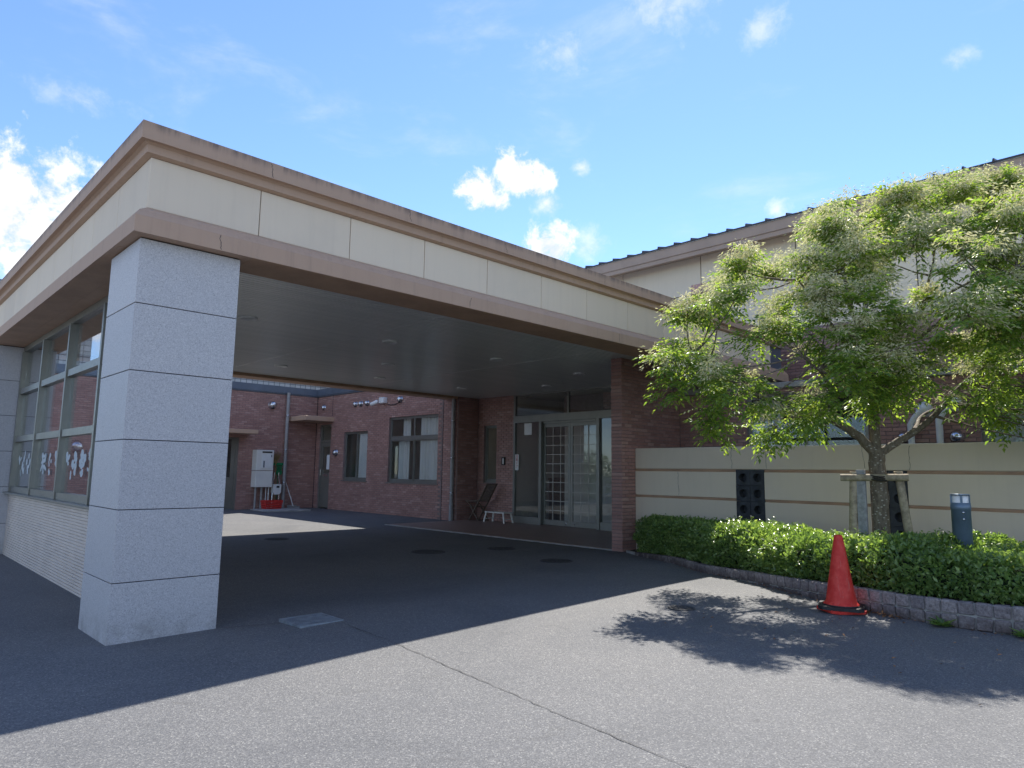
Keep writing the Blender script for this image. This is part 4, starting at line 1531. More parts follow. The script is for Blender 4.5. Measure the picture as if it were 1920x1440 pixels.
# ================================================================== GARDEN WALL
gw = thing('garden_wall', 'cream rendered garden wall with two brown grooves and dark pierced block panels', 'wall', (12.12, 4, 0))
XG = 12.12
panels = [(5.79, 6.35), (3.43, 3.99)]
segs = []
cur = 8.64
for a, b in sorted(panels, key=lambda q: -q[0]):
    segs.append((b, cur)); cur = a
segs.append((-4.0, cur))
MB().bbox(XG, -4, 1.705, XG + .3, 8.64, 2.135, .012).build('top_course', 'wall_cream', gw)
for a, b in segs:
    MB().bbox(XG, a, 1.165, XG + .3, b, 1.655, .006).build('middle_course', 'wall_cream', gw)
    MB().bbox(XG, a, -.05, XG + .3, b, 1.115, .006).build('bottom_course', 'wall_cream', gw)
    m_ = MB()
    for z in (1.655, 1.115):
        m_.box(XG + .028, a, z - .006, XG + .27, b, z + .056)
        m_.box(XG + .006, a, z + .021, XG + .27, b, z + .030)
    m_.build('groove', 'soffit_brown', gw)


WGW = Wall((XG, 0, 0), (0, 1, 0), (-1, 0, 0))
for u, za, zb in ((6.42, 1.72, 2.11), (5.74, 1.72, 2.08), (3.38, 1.72, 2.10), (4.05, 1.74, 2.12), (7.6, 1.18, 1.64)):
    crack(WGW, u, za, zb, .002, gw)


def block_mesh():
    m_ = MB()
    n = 16
    hw, hh, r = .137, .143, .078
    circ, sq = [], []
    for k in range(n):
        t = 2 * math.pi * (k + .5) / n
        c, s = math.cos(t), math.sin(t)
        circ.append((0, r * c, r * s))
        f = min(hw / abs(c) if abs(c) > 1e-6 else 9, hh / abs(s) if abs(s) > 1e-6 else 9)
        sq.append((0, f * c, f * s))
    inner = [(.14, y * .92, z * .92) for _, y, z in circ]
    back = [(.05, y, z) for _, y, z in sq]
    vs = circ + sq + inner + back
    fs = []
    for k in range(n):
        j = (k + 1) % n
        fs.append((k, j, n + j, n + k))
        fs.append((j, k, 2 * n + k, 2 * n + j))
        fs.append((n + k, n + j, 3 * n + j, 3 * n + k))
    fs.append(tuple(range(2 * n, 3 * n)))
    # missing square corners
    m_.add(vs, fs)
    for sy in (-1, 1):
        for sz in (-1, 1):
            cand = [p for p in sq if p[1] * sy > 0 and p[2] * sz > 0]
            ca = max(cand, key=lambda p: abs(p[1]) + (abs(abs(p[1]) - hw) < 1e-6) * 1 - abs(p[2]) * .0 if abs(abs(p[1]) - hw) < 1e-6 else -9 + abs(p[2]))
            side = [p for p in cand if abs(abs(p[1]) - hw) < 1e-6]
            topp = [p for p in cand if abs(abs(p[2]) - hh) < 1e-6]
            if side and topp:
                s_ = max(side, key=lambda p: abs(p[2]))
                t_ = max(topp, key=lambda p: abs(p[1]))
                m_.add([s_, (0, sy * hw, sz * hh), t_], [(0, 1, 2)])
    return m_.mesh('block', 'charcoal_block', (0, 0, 0))


bmsh = block_mesh()
for a, b in panels:
    for row in range(5):
        for k in range(2):
            place(bmsh, 'block', gw, (XG + .004 + random.uniform(-.004, .004), a + .14 + .28 * k, 1.555 - .292 * row))
    MB().box(XG + .17, a, -.05, XG + .25, b, 1.70).build('block_backing', 'charcoal_block', gw)

# ================================================================== KERB AND PLANTING BED
kb = [(11.68, 8.60), (11.10, 7.75), (10.45, 6.90), (9.62, 5.80), (9.36, 5.2), (9.14, 4.67), (8.91, 4.18), (8.67, 3.73), (8.43, 3.25),
      (8.23, 2.75), (8.12, 2.37), (8.07, 2.07), (8.06, 1.76), (8.10, 1.39), (8.22, .95), (8.40, .5), (8.65, 0), (9.0, -.5)]
kbv = [Vector((x, y)) for x, y in kb]
seg = [0]
for a, b in zip(kbv[:-1], kbv[1:]):
    seg.append(seg[-1] + (b - a).length)


def catmull(i, t):
    p0 = kbv[max(i - 1, 0)]; p1 = kbv[i]; p2 = kbv[i + 1]; p3 = kbv[min(i + 2, len(kbv) - 1)]
    return .5 * ((2 * p1) + (p2 - p0) * t + (2 * p0 - 5 * p1 + 4 * p2 - p3) * t * t + (3 * p1 - p0 - 3 * p2 + p3) * t ** 3)


dense = []
for i in range(len(kbv) - 1):
    for k in range(30):
        dense.append(catmull(i, k / 30))
dense.append(kbv[-1])
dl = np.concatenate([[0], np.cumsum([(b - a).length for a, b in zip(dense[:-1], dense[1:])])])
KL = dl[-1]
dxs = np.array([p.x for p in dense]); dys = np.array([p.y for p in dense])


def kerb_at(s):
    x = float(np.interp(s, dl, dxs)); y = float(np.interp(s, dl, dys))
    x2 = float(np.interp(s + .02, dl, dxs)); y2 = float(np.interp(s + .02, dl, dys))
    x1 = float(np.interp(s - .02, dl, dxs)); y1 = float(np.interp(s - .02, dl, dys))
    t = Vector((x2 - x1, y2 - y1)).normalized()
    return Vector((x, y)), t, Vector((-t.y, t.x))      # inward normal (towards the wall)


def kerb_top(s):
    return float(np.interp(s, [0, 1.5, 4.0, 5.4, 6.6, 8.0, 20], [.05, .09, .115, .17, .235, .262, .27]))


ke = thing('stone_kerb', 'curved kerb of small rough grey granite blocks edging the hedge', 'kerb', (9.0, 4.5, .1))
smesh = []
for v_ in range(5):
    m_ = MB()
    m_.bbox(-.068, -.05, -.062, .068, .05, .062, .012)
    m_.v = [(x + random.uniform(-.006, .006), y + random.uniform(-.007, .007), z + random.uniform(-.005, .005)) for x, y, z in m_.v]
    smesh.append(m_.mesh('kerb_stone', 'kerb_stone', (0, 0, 0)))
s = .62
while s < KL - .1:
    p, t, n = kerb_at(s)
    if n.x < 0 and False:
        n = -n
    ang = math.atan2(t.y, t.x)
    g = gh(p.x, p.y)
    zt = g + kerb_top(s)
    c = p + n * .05
    place(random.choice(smesh), 'kerb_stone', ke, (c.x, c.y, zt - .063), (random.uniform(-.03, .03), random.uniform(-.03, .03), ang + random.uniform(-.03, .03)))
    if kerb_top(s) > .15:
        c = p + n * .045
        place(random.choice(smesh), 'kerb_stone', ke, (c.x, c.y, zt - .063 - .136), (random.uniform(-.03, .03), random.uniform(-.03, .03), ang + random.uniform(-.03, .03)))
    s += .149
m_ = MB()
ss_ = np.arange(0, KL, .1)
front, back = [], []
for s in ss_:
    p, t, n = kerb_at(s)
    g = gh(p.x, p.y)
    a = p + n * .022
    b = p + n * .085
    front.append(((a.x, a.y, g - .03), (a.x, a.y, g + kerb_top(s) - .012), (b.x, b.y, g + kerb_top(s) - .012)))
k_ = len(front)
vs = [q for tr in front for q in tr]
m_.add(vs, [(3 * i + j, 3 * i + j + 1, 3 * i + j + 4, 3 * i + j + 3) for i in range(k_ - 1) for j in range(2)])
m_.build('kerb_mortar', 'concrete', ke)
mb = MB()
vs = []
for s in ss_:
    p, t, n = kerb_at(s)
    a = p + n * .08
    vs += [(a.x, a.y, gh(p.x, p.y) + kerb_top(s) - .02), (12.14, a.y + (8.62 - a.y) * .0, gh(p.x, p.y) + kerb_top(s) + .0)]
mb.add(vs, [(2 * i, 2 * i + 1, 2 * i + 3, 2 * i + 2) for i in range(len(ss_) - 1)])
tag(mb.build('planting_soil', 'soil'), 'dark soil of the planting bed between kerb and cream wall', kind='structure')


# ------------------------------------------------------------------ leaf cloud helper
def leaf_object(name, P, D, N, L, W, mat, parent, kind='stuff', fold=.18):
    """one thin folded leaf (two triangles) per row; P base, D direction, N normal; site units"""
    P = np.asarray(P, float); D = np.asarray(D, float); N = np.asarray(N, float)
    D /= np.linalg.norm(D, axis=1, keepdims=True) + 1e-9
    N = N - D * (N * D).sum(1, keepdims=True)
    N /= np.linalg.norm(N, axis=1, keepdims=True) + 1e-9
    B = np.cross(D, N)
    L = np.asarray(L)[:, None]; W = np.asarray(W)[:, None]
    n = len(P)
    mid = P + D * L * .45
    V = np.empty((n, 4, 3))
    V[:, 0] = P
    V[:, 1] = mid + B * W * .5 + N * W * fold
    V[:, 2] = P + D * L - N * L * .10
    V[:, 3] = mid - B * W * .5 + N * W * fold
    org = np.array(ORG[parent.name])
    V = (V.reshape(-1, 3) - org) * S
    base = np.arange(n) * 4
    F = np.stack([base, base + 1, base + 2, base, base + 2, base + 3], 1).reshape(-1)
    me = bpy.data.meshes.new(name)
    me.vertices.add(n * 4)
    me.vertices.foreach_set('co', V.reshape(-1).astype(np.float32))
    me.loops.add(n * 6)
    me.loops.foreach_set('vertex_index', F.astype(np.int32))
    me.polygons.add(n * 2)
    me.polygons.foreach_set('loop_start', (np.arange(n * 2) * 3).astype(np.int32))
    me.polygons.foreach_set('loop_total', np.full(n * 2, 3, np.int32))
    me.update(calc_edges=True)
    me.validate()
    me.materials.append(MATS[mat])
    o = bpy.data.objects.new(name, me)
    COL.objects.link(o)
    o.parent = parent
    ORG[o.name] = ORG[parent.name]
    tag(o, None, None, None, kind)
    return o


def rvec(n):
    v = rng.normal(size=(n, 3))
    return v / np.linalg.norm(v, axis=1, keepdims=True)


# ------------------------------------------------------------------ hedge
hd = thing('clipped_hedge', 'low clipped green hedge along the cream garden wall behind the stone kerb', 'hedge', (9.8, 4.5, .2))


def hedge_rear(y):
    return float(np.interp(y, [-1, 0, 2, 3, 4.5, 6, 7.4, 8.6], [10.3, 10.3, 10.5, 10.6, 10.55, 10.95, 11.5, 12.0]))


def hedge_prof(s, v):
    """point on hedge surface: s along kerb, v 0..1 from front bottom over the top to the rear; returns p, outward normal"""
    p, t, n = kerb_at(s)
    g = gh(p.x, p.y) + kerb_top(s)
    top = g + float(np.interp(s, [0, 2, 4, 6, 9], [.57, .57, .50, .44, .39])) + .035 * math.sin(s * 2.1) + .03 * math.sin(s * 4.7 + 1) + .018 * math.sin(s * 9.1)
    a = p + n * (.20 + .04 * math.sin(s * 3.3) + .03 * math.sin(s * 7.7))
    xr = hedge_rear(p.y)
    depth = max(.45, (xr - a.x) / max(n.x, .35))
    depth = min(depth, 2.6)
    h = top - g
    r = .16
    # arc lengths: front h, top depth
    tot = h + depth + h * .5
    q = v * tot
    if q < h:
        z = g - .02 + q
        bul = .05 * math.sin(q / h * math.pi) - (max(0, q - (h - r)) / r) ** 2 * .10
        d = -bul
        nn = Vector((-n.x, -n.y, .25 + .9 * max(0, (q - h * .6) / h)))
        c = a + n * d
        return Vector((c.x, c.y, z)), nn.normalized()
    q -= h
    if q < depth:
        d = .06 + q
        z = top - (max(0, r - q) / r) ** 2 * .05 - .03 * (q / depth)
        c = a + n * d
        nn = Vector((-n.x * max(0, .5 - q), -n.y * max(0, .5 - q), 1))
        return Vector((c.x, c.y, z)), nn.normalized()
    q -= depth
    c = a + n * (depth + .06)
    return Vector((c.x, c.y, top - .03 - q)), Vector((n.x, n.y, .2)).normalized()


m_ = MB()
NS, NV = 70, 14
sv = np.linspace(.25, KL - .2, NS)
vs = []
for s in sv:
    for j in range(NV):
        p, nn = hedge_prof(s, j / (NV - 1))
        p = p - nn * .11
        vs.append(tuple(p))
m_.add(vs, [(i * NV + j, i * NV + j + 1, (i + 1) * NV + j + 1, (i + 1) * NV + j) for i in range(NS - 1) for j in range(NV - 1)])
m_.build('stems', 'hedge_core', hd)
# tabulate the surface then draw leaves from it
TS, TV = 260, 60
tab_p = np.zeros((TS, TV, 3)); tab_n = np.zeros((TS, TV, 3))
tsv = np.linspace(.2, KL - .15, TS)
for i, s in enumerate(tsv):
    for j in range(TV):
        p, nn = hedge_prof(s, j / (TV - 1))
        tab_p[i, j] = p
        tab_n[i, j] = nn
NH = 80000
ii = rng.random(NH) * (TS - 1.001)
jj = (rng.random(NH) ** 1.1) * (TV - 1.001)
i0 = ii.astype(int); j0 = jj.astype(int)
fi = (ii - i0)[:, None]; fj = (jj - j0)[:, None]
Pp = (tab_p[i0, j0] * (1 - fi) + tab_p[i0 + 1, j0] * fi) * (1 - fj) + (tab_p[i0, j0 + 1] * (1 - fi) + tab_p[i0 + 1, j0 + 1] * fi) * fj
Nn = tab_n[i0, j0]
lump = (np.sin(Pp[:, 0] * 9 + 1.3 * np.sin(Pp[:, 1] * 5)) * np.sin(Pp[:, 1] * 8.3 + 2 * np.sin(Pp[:, 2] * 7)) * np.sin(Pp[:, 2] * 11 + 1))[:, None]
off = -rng.exponential(.05, (NH, 1)) + .025 + .085 * lump
shoot = rng.random((NH, 1)) < .05
off = np.where(shoot, rng.random((NH, 1)) * .07, off)
Pp = Pp + Nn * off + rng.normal(size=(NH, 3)) * .012
Dd = Nn * .55 + rvec(NH) * .9 + np.array([0, 0, .35])
Nl = Nn * .5 + np.array([0, 0, .6]) + rvec(NH) * .75
Ll = .046 + .030 * rng.random(NH)
leaf_object('foliage', Pp, Dd, Nl, Ll, Ll * (.46 + .12 * rng.random(NH)), 'hedge_leaf', hd)
# upright young shoots
sp_, sd_, sn_, sl_ = [], [], [], []
for k in range(420):
    i = rng.integers(0, TS); j = rng.integers(int(TV * .28), int(TV * .80))
    p = tab_p[i, j] + rng.normal(size=3) * .02
    hgt = rng.uniform(.05, .16)
    ax = np.array([rng.normal() * .25, rng.normal() * .25, 1.0])
    nl = int(4 + hgt * 40)
    for q in range(nl):
        t = q / nl
        az = q * 2.4 + rng.random()
        d = np.array([math.cos(az), math.sin(az), .55])
        sp_.append(p + ax * hgt * t); sd_.append(d); sn_.append(np.array([0, 0, 1.0]) + rng.normal(size=3) * .3); sl_.append(.04 + .02 * rng.random())
sl_ = np.array(sl_)
leaf_object('young_shoots', sp_, sd_, sn_, sl_, sl_ * .5, 'hedge_leaf', hd)

# ================================================================== TREE
TX, TY = 10.60, 3.36
tr = thing('ash_tree', 'leafy evergreen tree with pale seed clusters rising from the hedge', 'tree', (TX, TY, .25))
fr_ = Vector((.716, -.698, 0)); ff_ = Vector((.698, .716, 0))


def T(a, b, c):
    q = Vector((TX, TY, 0)) + fr_ * a + ff_ * b
    return Vector((q.x, q.y, c))


limbs = []      # polylines (points, r0, r1)


def limb(pts, r0, r1):
    P_ = [T(*p) for p in pts]
    # subdivide with a gentle wobble
    out = []
    for i in range(len(P_) - 1):
        p0 = P_[max(i - 1, 0)]; p1 = P_[i]; p2 = P_[i + 1]; p3 = P_[min(i + 2, len(P_) - 1)]
        for k in range(5):
            t = k / 5
            out.append(.5 * ((2 * p1) + (p2 - p0) * t + (2 * p0 - 5 * p1 + 4 * p2 - p3) * t * t + (3 * p1 - p0 - 3 * p2 + p3) * t ** 3)
                       + Vector((random.uniform(-.012, .012), random.uniform(-.012, .012), random.uniform(-.008, .008))))
    out.append(P_[-1])
    n = len(out)
    limbs.append((out, [r0 + (r1 - r0) * (i / (n - 1)) ** .8 for i in range(n)]))


limb([(-.03, 0, .15), (-.01, 0, .6), (.0, 0, 1.2), (-.02, 0, 1.72), (-.02, 0, 1.98)], .125, .105)
limb([(-.03, 0, 1.93), (-.35, -.05, 2.22), (-.85, .0, 2.52), (-1.3, .1, 2.75), (-1.9, .1, 3.05), (-2.6, .0, 3.35)], .075, .018)
limb([(-.02, 0, 1.95), (.0, .05, 2.5), (.02, .1, 3.1), (-.1, .2, 3.8), (-.25, .2, 4.5), (-.3, .2, 5.2)], .085, .018)
limb([(.0, 0, 1.93), (.3, -.05, 2.12), (.7, -.1, 2.40), (1.1, -.2, 2.85), (1.6, -.25, 3.35), (2.2, -.3, 3.8)], .065, .016)
limb([(.01, .05, 2.6), (.4, .3, 3.1), (.8, .5, 3.7), (1.2, .6, 4.4), (1.4, .6, 5.2)], .055, .014)
limb([(.0, .05, 2.8), (-.45, -.3, 3.3), (-.9, -.5, 3.8), (-1.3, -.6, 4.3)], .045, .012)
limb([(.02, .1, 3.1), (.35, -.5, 3.5), (.75, -1.1, 3.9), (1.0, -1.6, 4.2)], .045, .012)
limb([(.0, .1, 2.7), (-.2, .8, 3.2), (-.5, 1.5, 3.7), (-.7, 2.0, 4.1)], .05, .012)
limb([(-.6, -.02, 2.38), (-.9, -.6, 2.65), (-1.3, -1.2, 2.9), (-1.7, -1.5, 3.1)], .035, .010)
limb([(.5, -.07, 2.27), (1.0, .5, 2.55), (1.7, .8, 2.75), (2.4, .8, 2.9)], .035, .010)
limb([(1.1, .55, 4.2), (1.8, .5, 4.6), (2.4, .4, 4.9)], .028, .010)
limb([(.0, .1, 3.2), (.5, 1.2, 3.8), (.9, 1.8, 4.4)], .035, .010)

# outline of the crown in (right, up), and how deep it is
SIL = [(-3.5, 3.02), (-3.25, 3.36), (-2.95, 3.6), (-2.72, 4.0), (-2.42, 4.48), (-2.1, 4.66), (-1.5, 4.66), (-1.25, 4.84), (-.95, 5.3), (-.5, 5.54), (0, 5.70),
       (.4, 5.64), (.8, 5.80), (1.15, 6.06), (1.5, 5.88), (2.0, 6.0), (2.6, 5.72), (3.2, 5.2), (3.55, 4.5), (3.55, 3.5), (3.2, 2.75), (2.6, 2.2), (2.05, 1.98),
       (1.6, 2.35), (1.2, 2.7), (.7, 2.65), (.3, 2.7), (-.2, 2.72), (-.7, 2.65), (-1.2, 2.4), (-1.6, 2.15), (-1.95, 2.3), (-2.4, 2.25), (-2.75, 2.2), (-3.1, 2.55), (-3.5, 2.85)]


def inside(a, c):
    k = False
    n = len(SIL)
    for i in range(n):
        x1, y1 = SIL[i]; x2, y2 = SIL[(i + 1) % n]
        if (y1 > c) != (y2 > c) and a < (x2 - x1) * (c - y1) / (y2 - y1) + x1:
            k = not k
    return k


def edge_dist(a, c):
    return min(math.hypot(a - (x1 + (x2 - x1) * t), c - (y1 + (y2 - y1) * t))
               for (x1, y1), (x2, y2) in zip(SIL, SIL[1:] + SIL[:1]) for t in (0, .25, .5, .75))


GAPS = [(1.75, 4.55, .38), (.15, 3.75, .22), (-.25, 4.15, .20), (1.55, 3.1, .35), (-1.0, 3.0, .25), (.65, 2.85, .3), (-2.2, 2.9, .24), (2.6, 3.6, .32), (.75, 4.55, .2), (-.5, 3.3, .2), (.9, 3.45, .24), (2.2, 4.9, .22), (-2.45, 3.5, .18), (-1.55, 3.9, .17)]
clumps = []
flat = []
tries = 0
while tries < 14000:
    tries += 1
    a = random.uniform(-3.65, 3.55); c = random.uniform(1.95, 6.2)
    if not inside(a, c) or any(math.hypot(a - g[0], c - g[1]) < g[2] for g in GAPS):
        continue
    layer = 0 if tries < 9000 else 1          # first an even cover of the outline, then a looser second layer
    gap = .315 if layer == 0 else .62
    if any(q[2] == layer and (a - q[0]) ** 2 + (c - q[1]) ** 2 < gap ** 2 for q in flat):
        continue
    e = edge_dist(a, c)
    ck = math.sin(a * 5.3 + 1.7 * c) * math.sin(c * 4.1 - a * 2.2)      # uneven outline: lobes and bays
    if e < .34 and ck < -.22:
        continue
    flat.append((a, c, layer))
    bmax = min(1.9, .30 + 1.5 * e ** .75)
    if c > 4.9:
        bmax = min(bmax, 1.1)
    b = random.uniform(.35, 1.0) * bmax * random.choice((-1, -1, 1)) - .50 - .25 * min(max(a / 1.5, 0), 1)
    if layer == 1:
        b = random.uniform(-.8, .6) * bmax - .45
    k = (9.6 + b) / 9.6
    clumps.append((a * k, b, 1.6 + (c - 1.6) * k, min(.23 + .24 * random.random(), .22 + e)))
# branches to each clump
allp = [(p, r) for pts_, rr in limbs for p, r in zip(pts_[3:], rr[3:])]
m_tr = MB()
for i, (pts_, rr) in enumerate(limbs):
    m_tr.tube(pts_, rr, 10 if i < 4 else 7)
twigs = MB()
LP, LD, LN, LLn = [], [], [], []
SP, SD_, SN, SLn = [], [], [], []


def leaf_spray(p, d, nleaf):
    """pinnate leaf: p base, d rachis direction"""
    side = np.cross(d, [0, 0, 1.0])
    if np.linalg.norm(side) < .1:
        side = np.array([1.0, 0, 0])
    side /= np.linalg.norm(side)
    up = np.cross(side, d)
    ln = rng.uniform(.17, .27)
    tw = rng.uniform(-.5, .5)
    side = side * math.cos(tw) + up * math.sin(tw)
    up = np.cross(side, d)
    prs = nleaf // 2
    for k in range(prs):
        t = (k + .8) / (prs + .5)
        q = p + d * ln * t + np.array([0, 0, -.045 * t * t])
        for sg_ in (-1, 1):
            LP.append(q); LD.append(d * .55 + side * sg_ * .85 + np.array([0, 0, -.25]) + rng.normal(size=3) * .10)
            LN.append(up + rng.normal(size=3) * .25); LLn.append(rng.uniform(.055, .10) * (1.05 - .3 * abs(t - .5)))
    LP.append(p + d * ln + np.array([0, 0, -.045])); LD.append(d + np.array([0, 0, -.4])); LN.append(up + rng.normal(size=3) * .2); LLn.append(rng.uniform(.08, .105))


n_seed = 0
for (a, b, c, rad) in clumps:
    ctr = T(a, b, c)
    # attach to the nearest limb point below or beside
    best = min(allp, key=lambda q: (q[0] - ctr).length + .6 * max(0, q[0].z - ctr.z))
    q0, r0 = best
    dv = ctr - q0
    mid = q0 + dv * .5 + Vector((random.uniform(-.1, .1), random.uniform(-.1, .1), -.06 - .05 * dv.length))
    twigs.tube([q0, q0 * .4 + mid * .6 + Vector((0, 0, .02)), mid * .5 + ctr * .5, ctr], [min(r0, .014 + .006 * dv.length), .011, .008, .005], 5, False)
    outward = np.array(ctr - T(0, 0, 3.4))
    outward /= np.linalg.norm(outward) + 1e-6
    dens = rad / .4
    for k in range(int(8 + 4 * dens)):
        dirv = rvec(1)[0] + outward * .55 + np.array([0, 0, .30])
        dirv /= np.linalg.norm(dirv)
        L_ = rad * rng.uniform(.55, 1.15)
        tip = np.array(ctr) + dirv * L_
        twigs.tube([ctr, Vector(np.array(ctr) + dirv * L_ * .55 + np.array([0, 0, .03])), Vector(tip)], [.005, .0035, .002], 3, False)
        for q in range(int(3.6 + 1.8 * dens)):
            t = rng.uniform(.25, 1.0)
            base = np.array(ctr) + dirv * L_ * t
            az = rng.uniform(0, 2 * math.pi)
            d = dirv * .45 + np.array([math.cos(az), math.sin(az), rng.uniform(-.45, .35)]) * .8
            d /= np.linalg.norm(d)
            leaf_spray(base, d, 6 if rng.random() < .5 else 8)
        # drooping seed panicles on the sunny, outer shoots
        prob = .13 + .56 * min(max((c - 2.8) / 1.8, 0), 1)
        if dirv[2] > -.1 and rng.random() < prob:
            n_seed += 1
            ns = int(rng.integers(160, 250))
            pr = rng.uniform(.12, .20)
            core = tip + np.array([0, 0, .05])
            off = rng.normal(size=(ns, 3)) * np.array([pr, pr, pr * .62]) * .62
            off[:, 2] -= (off[:, 0] ** 2 + off[:, 1] ** 2) * 1.6
            dd = off * np.array([2.2, 2.2, 1.0]) + rng.normal(size=(ns, 3)) * .12 + np.array([0, 0, -.16])
            for o_, d_ in zip(off, dd):
                SP.append(core + o_); SD_.append(d_); SN.append(rng.normal(size=3)); SLn.append(rng.uniform(.042, .068))
trk = m_tr.build('trunk', 'bark', tr)
twigs.build('twigs', 'bark', tr, kind='stuff')
LLn = np.array(LLn)
leaf_object('foliage', LP, LD, LN, LLn, LLn * (.36 + .10 * rng.random(len(LLn))), 'tree_leaf', tr)
SLn = np.array(SLn)
leaf_object('seed_clusters', SP, SD_, SN, SLn, SLn * .28, 'seed_cluster', tr, fold=.05)
print('leaflets', len(LP), 'seeds', len(SP), 'clumps', len(clumps))

# tree support
sk = thing('tree_stake', 'weathered wooden tree stakes with a crossbar tied to the trunk', 'tree stake', (10.55, 3.4, .2))
m_ = MB(); m_.tube([(10.44, 3.72, .2), (10.47, 3.65, 1.66)], .058, 10); p1 = m_.build('post', 'stake_wood', sk)
m_ = MB(); m_.tube([(10.72, 2.98, .2), (10.64, 3.12, 1.67)], .055, 10); m_.build('post', 'stake_wood', sk)
m_ = MB(); m_.bbox(10.44, 3.50, .2, 10.50, 3.62, 1.70, .006); m_.build('plank', 'stake_grey', sk, label='flat grey upright plank')
m_ = MB(); m_.tube([(10.36, 3.80, 1.585), (10.60, 2.98, 1.60)], .05, 10); m_.build('crossbar', 'stake_wood', sk)
for q_ in ((10.47, 3.65, 1.66), (10.64, 3.12, 1.67)):
    m_ = MB(); m_.lathe(q_, [(.058, 0), (.055, .012), (.001, .013)], 10); m_.build('cut_end', 'log_end', sk)
m_ = MB()
for z in (1.56, 1.585, 1.61):
    m_.tube([(10.60 + .15 * math.cos(t) - .02, 3.36 + .15 * math.sin(t), z + .01 * math.sin(3 * t)) for t in np.linspace(0, 2 * math.pi, 15)], .012, 5, False)
m_.build('rope_tie', 'rope', sk)

# duct pipes and dome vents on the right hand wall
def duct(y, z1, label):
    t = thing('duct_pipe', label, 'pipe', (13.7, y, 1.5), 'pale duct pipes on the shaded brick wall')
    MB().tube([(13.74, y, 1.0), (13.74, y, z1), (13.74, y - .06, z1 + .1), (13.74, y - .16, z1 + .22)], .055, 12).build('pipe', 'white_plastic', t)
    m_ = MB(); m_.lathe((13.89, y - .20, z1 + .27), [(.14, 0), (.14, .03), (.10, .06), (.09, .16), (.001, .17)], 18, (-1, 0, 0)); m_.build('hood', 'white_plastic', t)


duct(3.33, 2.62, 'pale duct pipe with round hood right of the tree trunk')
duct(3.78, 2.55, 'pale duct pipe close behind the tree trunk')
gd = 'dome vents above the cream wall'
for y, lab in ((3.93, 'steel dome vent half hidden behind the tree limb above the cream wall'), (3.10, 'steel dome vent right of the duct pipes above the cream wall')):
    t = thing('dome_vent', lab, 'vent cap', (13.88, y, 2.3), gd)
    m_ = MB(); m_.lathe((13.888, y, 2.31), [(.125, 0), (.125, .02), (.11, .05), (.10, .12), (.06, .18), (.001, .20)], 18, (-1, 0, 0)); m_.build('hood', 'chrome', t)
    m_ = MB(); m_.lathe((13.80, y, 2.225), [(.001, 0), (.07, 0)], 12, (0, 0, 1)); m_.build('opening', 'dark_seal', t)

# ================================================================== BOLLARD LIGHT
bx, by = 9.42, 2.12
bo = thing('bollard_light', 'blue grey cylindrical bollard light standing in the hedge', 'bollard light', (bx, by, .3))
m_ = MB(); m_.lathe((bx, by, 0), [(.100, .3), (.100, 1.235), (.104, 1.237), (.104, 1.29), (.101, 1.292), (.101, 1.315), (.001, 1.316)], 28); m_.build('post', 'bollard_blue', bo)
m_ = MB(); m_.lathe((bx, by, 0), [(.082, 1.316), (.082, 1.40), (.001, 1.40)], 24); m_.build('lens', 'lamp_white', bo)
m_ = MB()
m_.lathe((bx, by, 0), [(.001, 1.40), (.096, 1.40), (.098, 1.408), (.096, 1.416), (.001, 1.418)], 24)
for k in range(4):
    t = math.radians(200 + 90 * k)
    m_.bar((bx + .088 * math.cos(t), by + .088 * math.sin(t), 1.315), (bx + .088 * math.cos(t), by + .088 * math.sin(t), 1.402), .022, .014)
m_.build('cap', 'bollard_blue', bo)
m_ = MB()
for dz in (1.205, 1.13):
    t = math.radians(205)
    m_.lathe((bx + .099 * math.cos(t), by + .099 * math.sin(t), dz), [(.012, 0), (.012, .006), (.001, .007)], 8, (math.cos(t), math.sin(t), 0))
m_.build('screw', 'chrome', bo)

# ================================================================== TRAFFIC CONE
cxp, cyp = 8.03, 3.0
cz = gh(cxp, cyp)
tc = thing('traffic_cone', 'red plastic traffic cone standing on its base in front of the kerb', 'traffic cone', (cxp, cyp, cz))
m_ = MB(); m_.lathe((cxp, cyp, cz + .065), [(.186, .0), (.182, .02), (.168, .03), (.155, .05), (.105, .36), (.062, .64), (.045, .735), (.040, .752), (.026, .760), (.026, .70)], 32)
m_.build('cone_body', 'cone_red', tc)
Rz = Matrix.Rotation(math.radians(18), 3, 'Z')
Rz2 = Matrix.Rotation(math.radians(52), 3, 'Z')
def rsq(h, z, rot, cut=.06):
    pts_ = [(-h + cut, -h), (h - cut, -h), (h, -h + cut), (h, h - cut), (h - cut, h), (-h + cut, h), (-h, h - cut), (-h, -h + cut)]
    return [tuple(Vector((cxp, cyp, z)) + rot @ Vector((x, y, 0))) for x, y in pts_]
m_ = MB(); m_.prism(rsq(.205, cz + .004, Rz2), (0, 0, .03)); m_.build('base_plate', 'cone_red', tc)
wt = thing('cone_weight', 'black rubber weight collar lying around the foot of the red cone', 'cone weight', (cxp, cyp, cz + .036))
m_ = MB(); m_.prism(rsq(.225, cz + .036, Rz, .05), (0, 0, .034)); m_.build('collar', 'black_rubber', wt)
m_ = MB(); m_.lathe((cxp, cyp, cz + .07), [(.195, 0), (.20, .008), (.19, .012)], 28); m_.build('rim', 'black_rubber', wt)

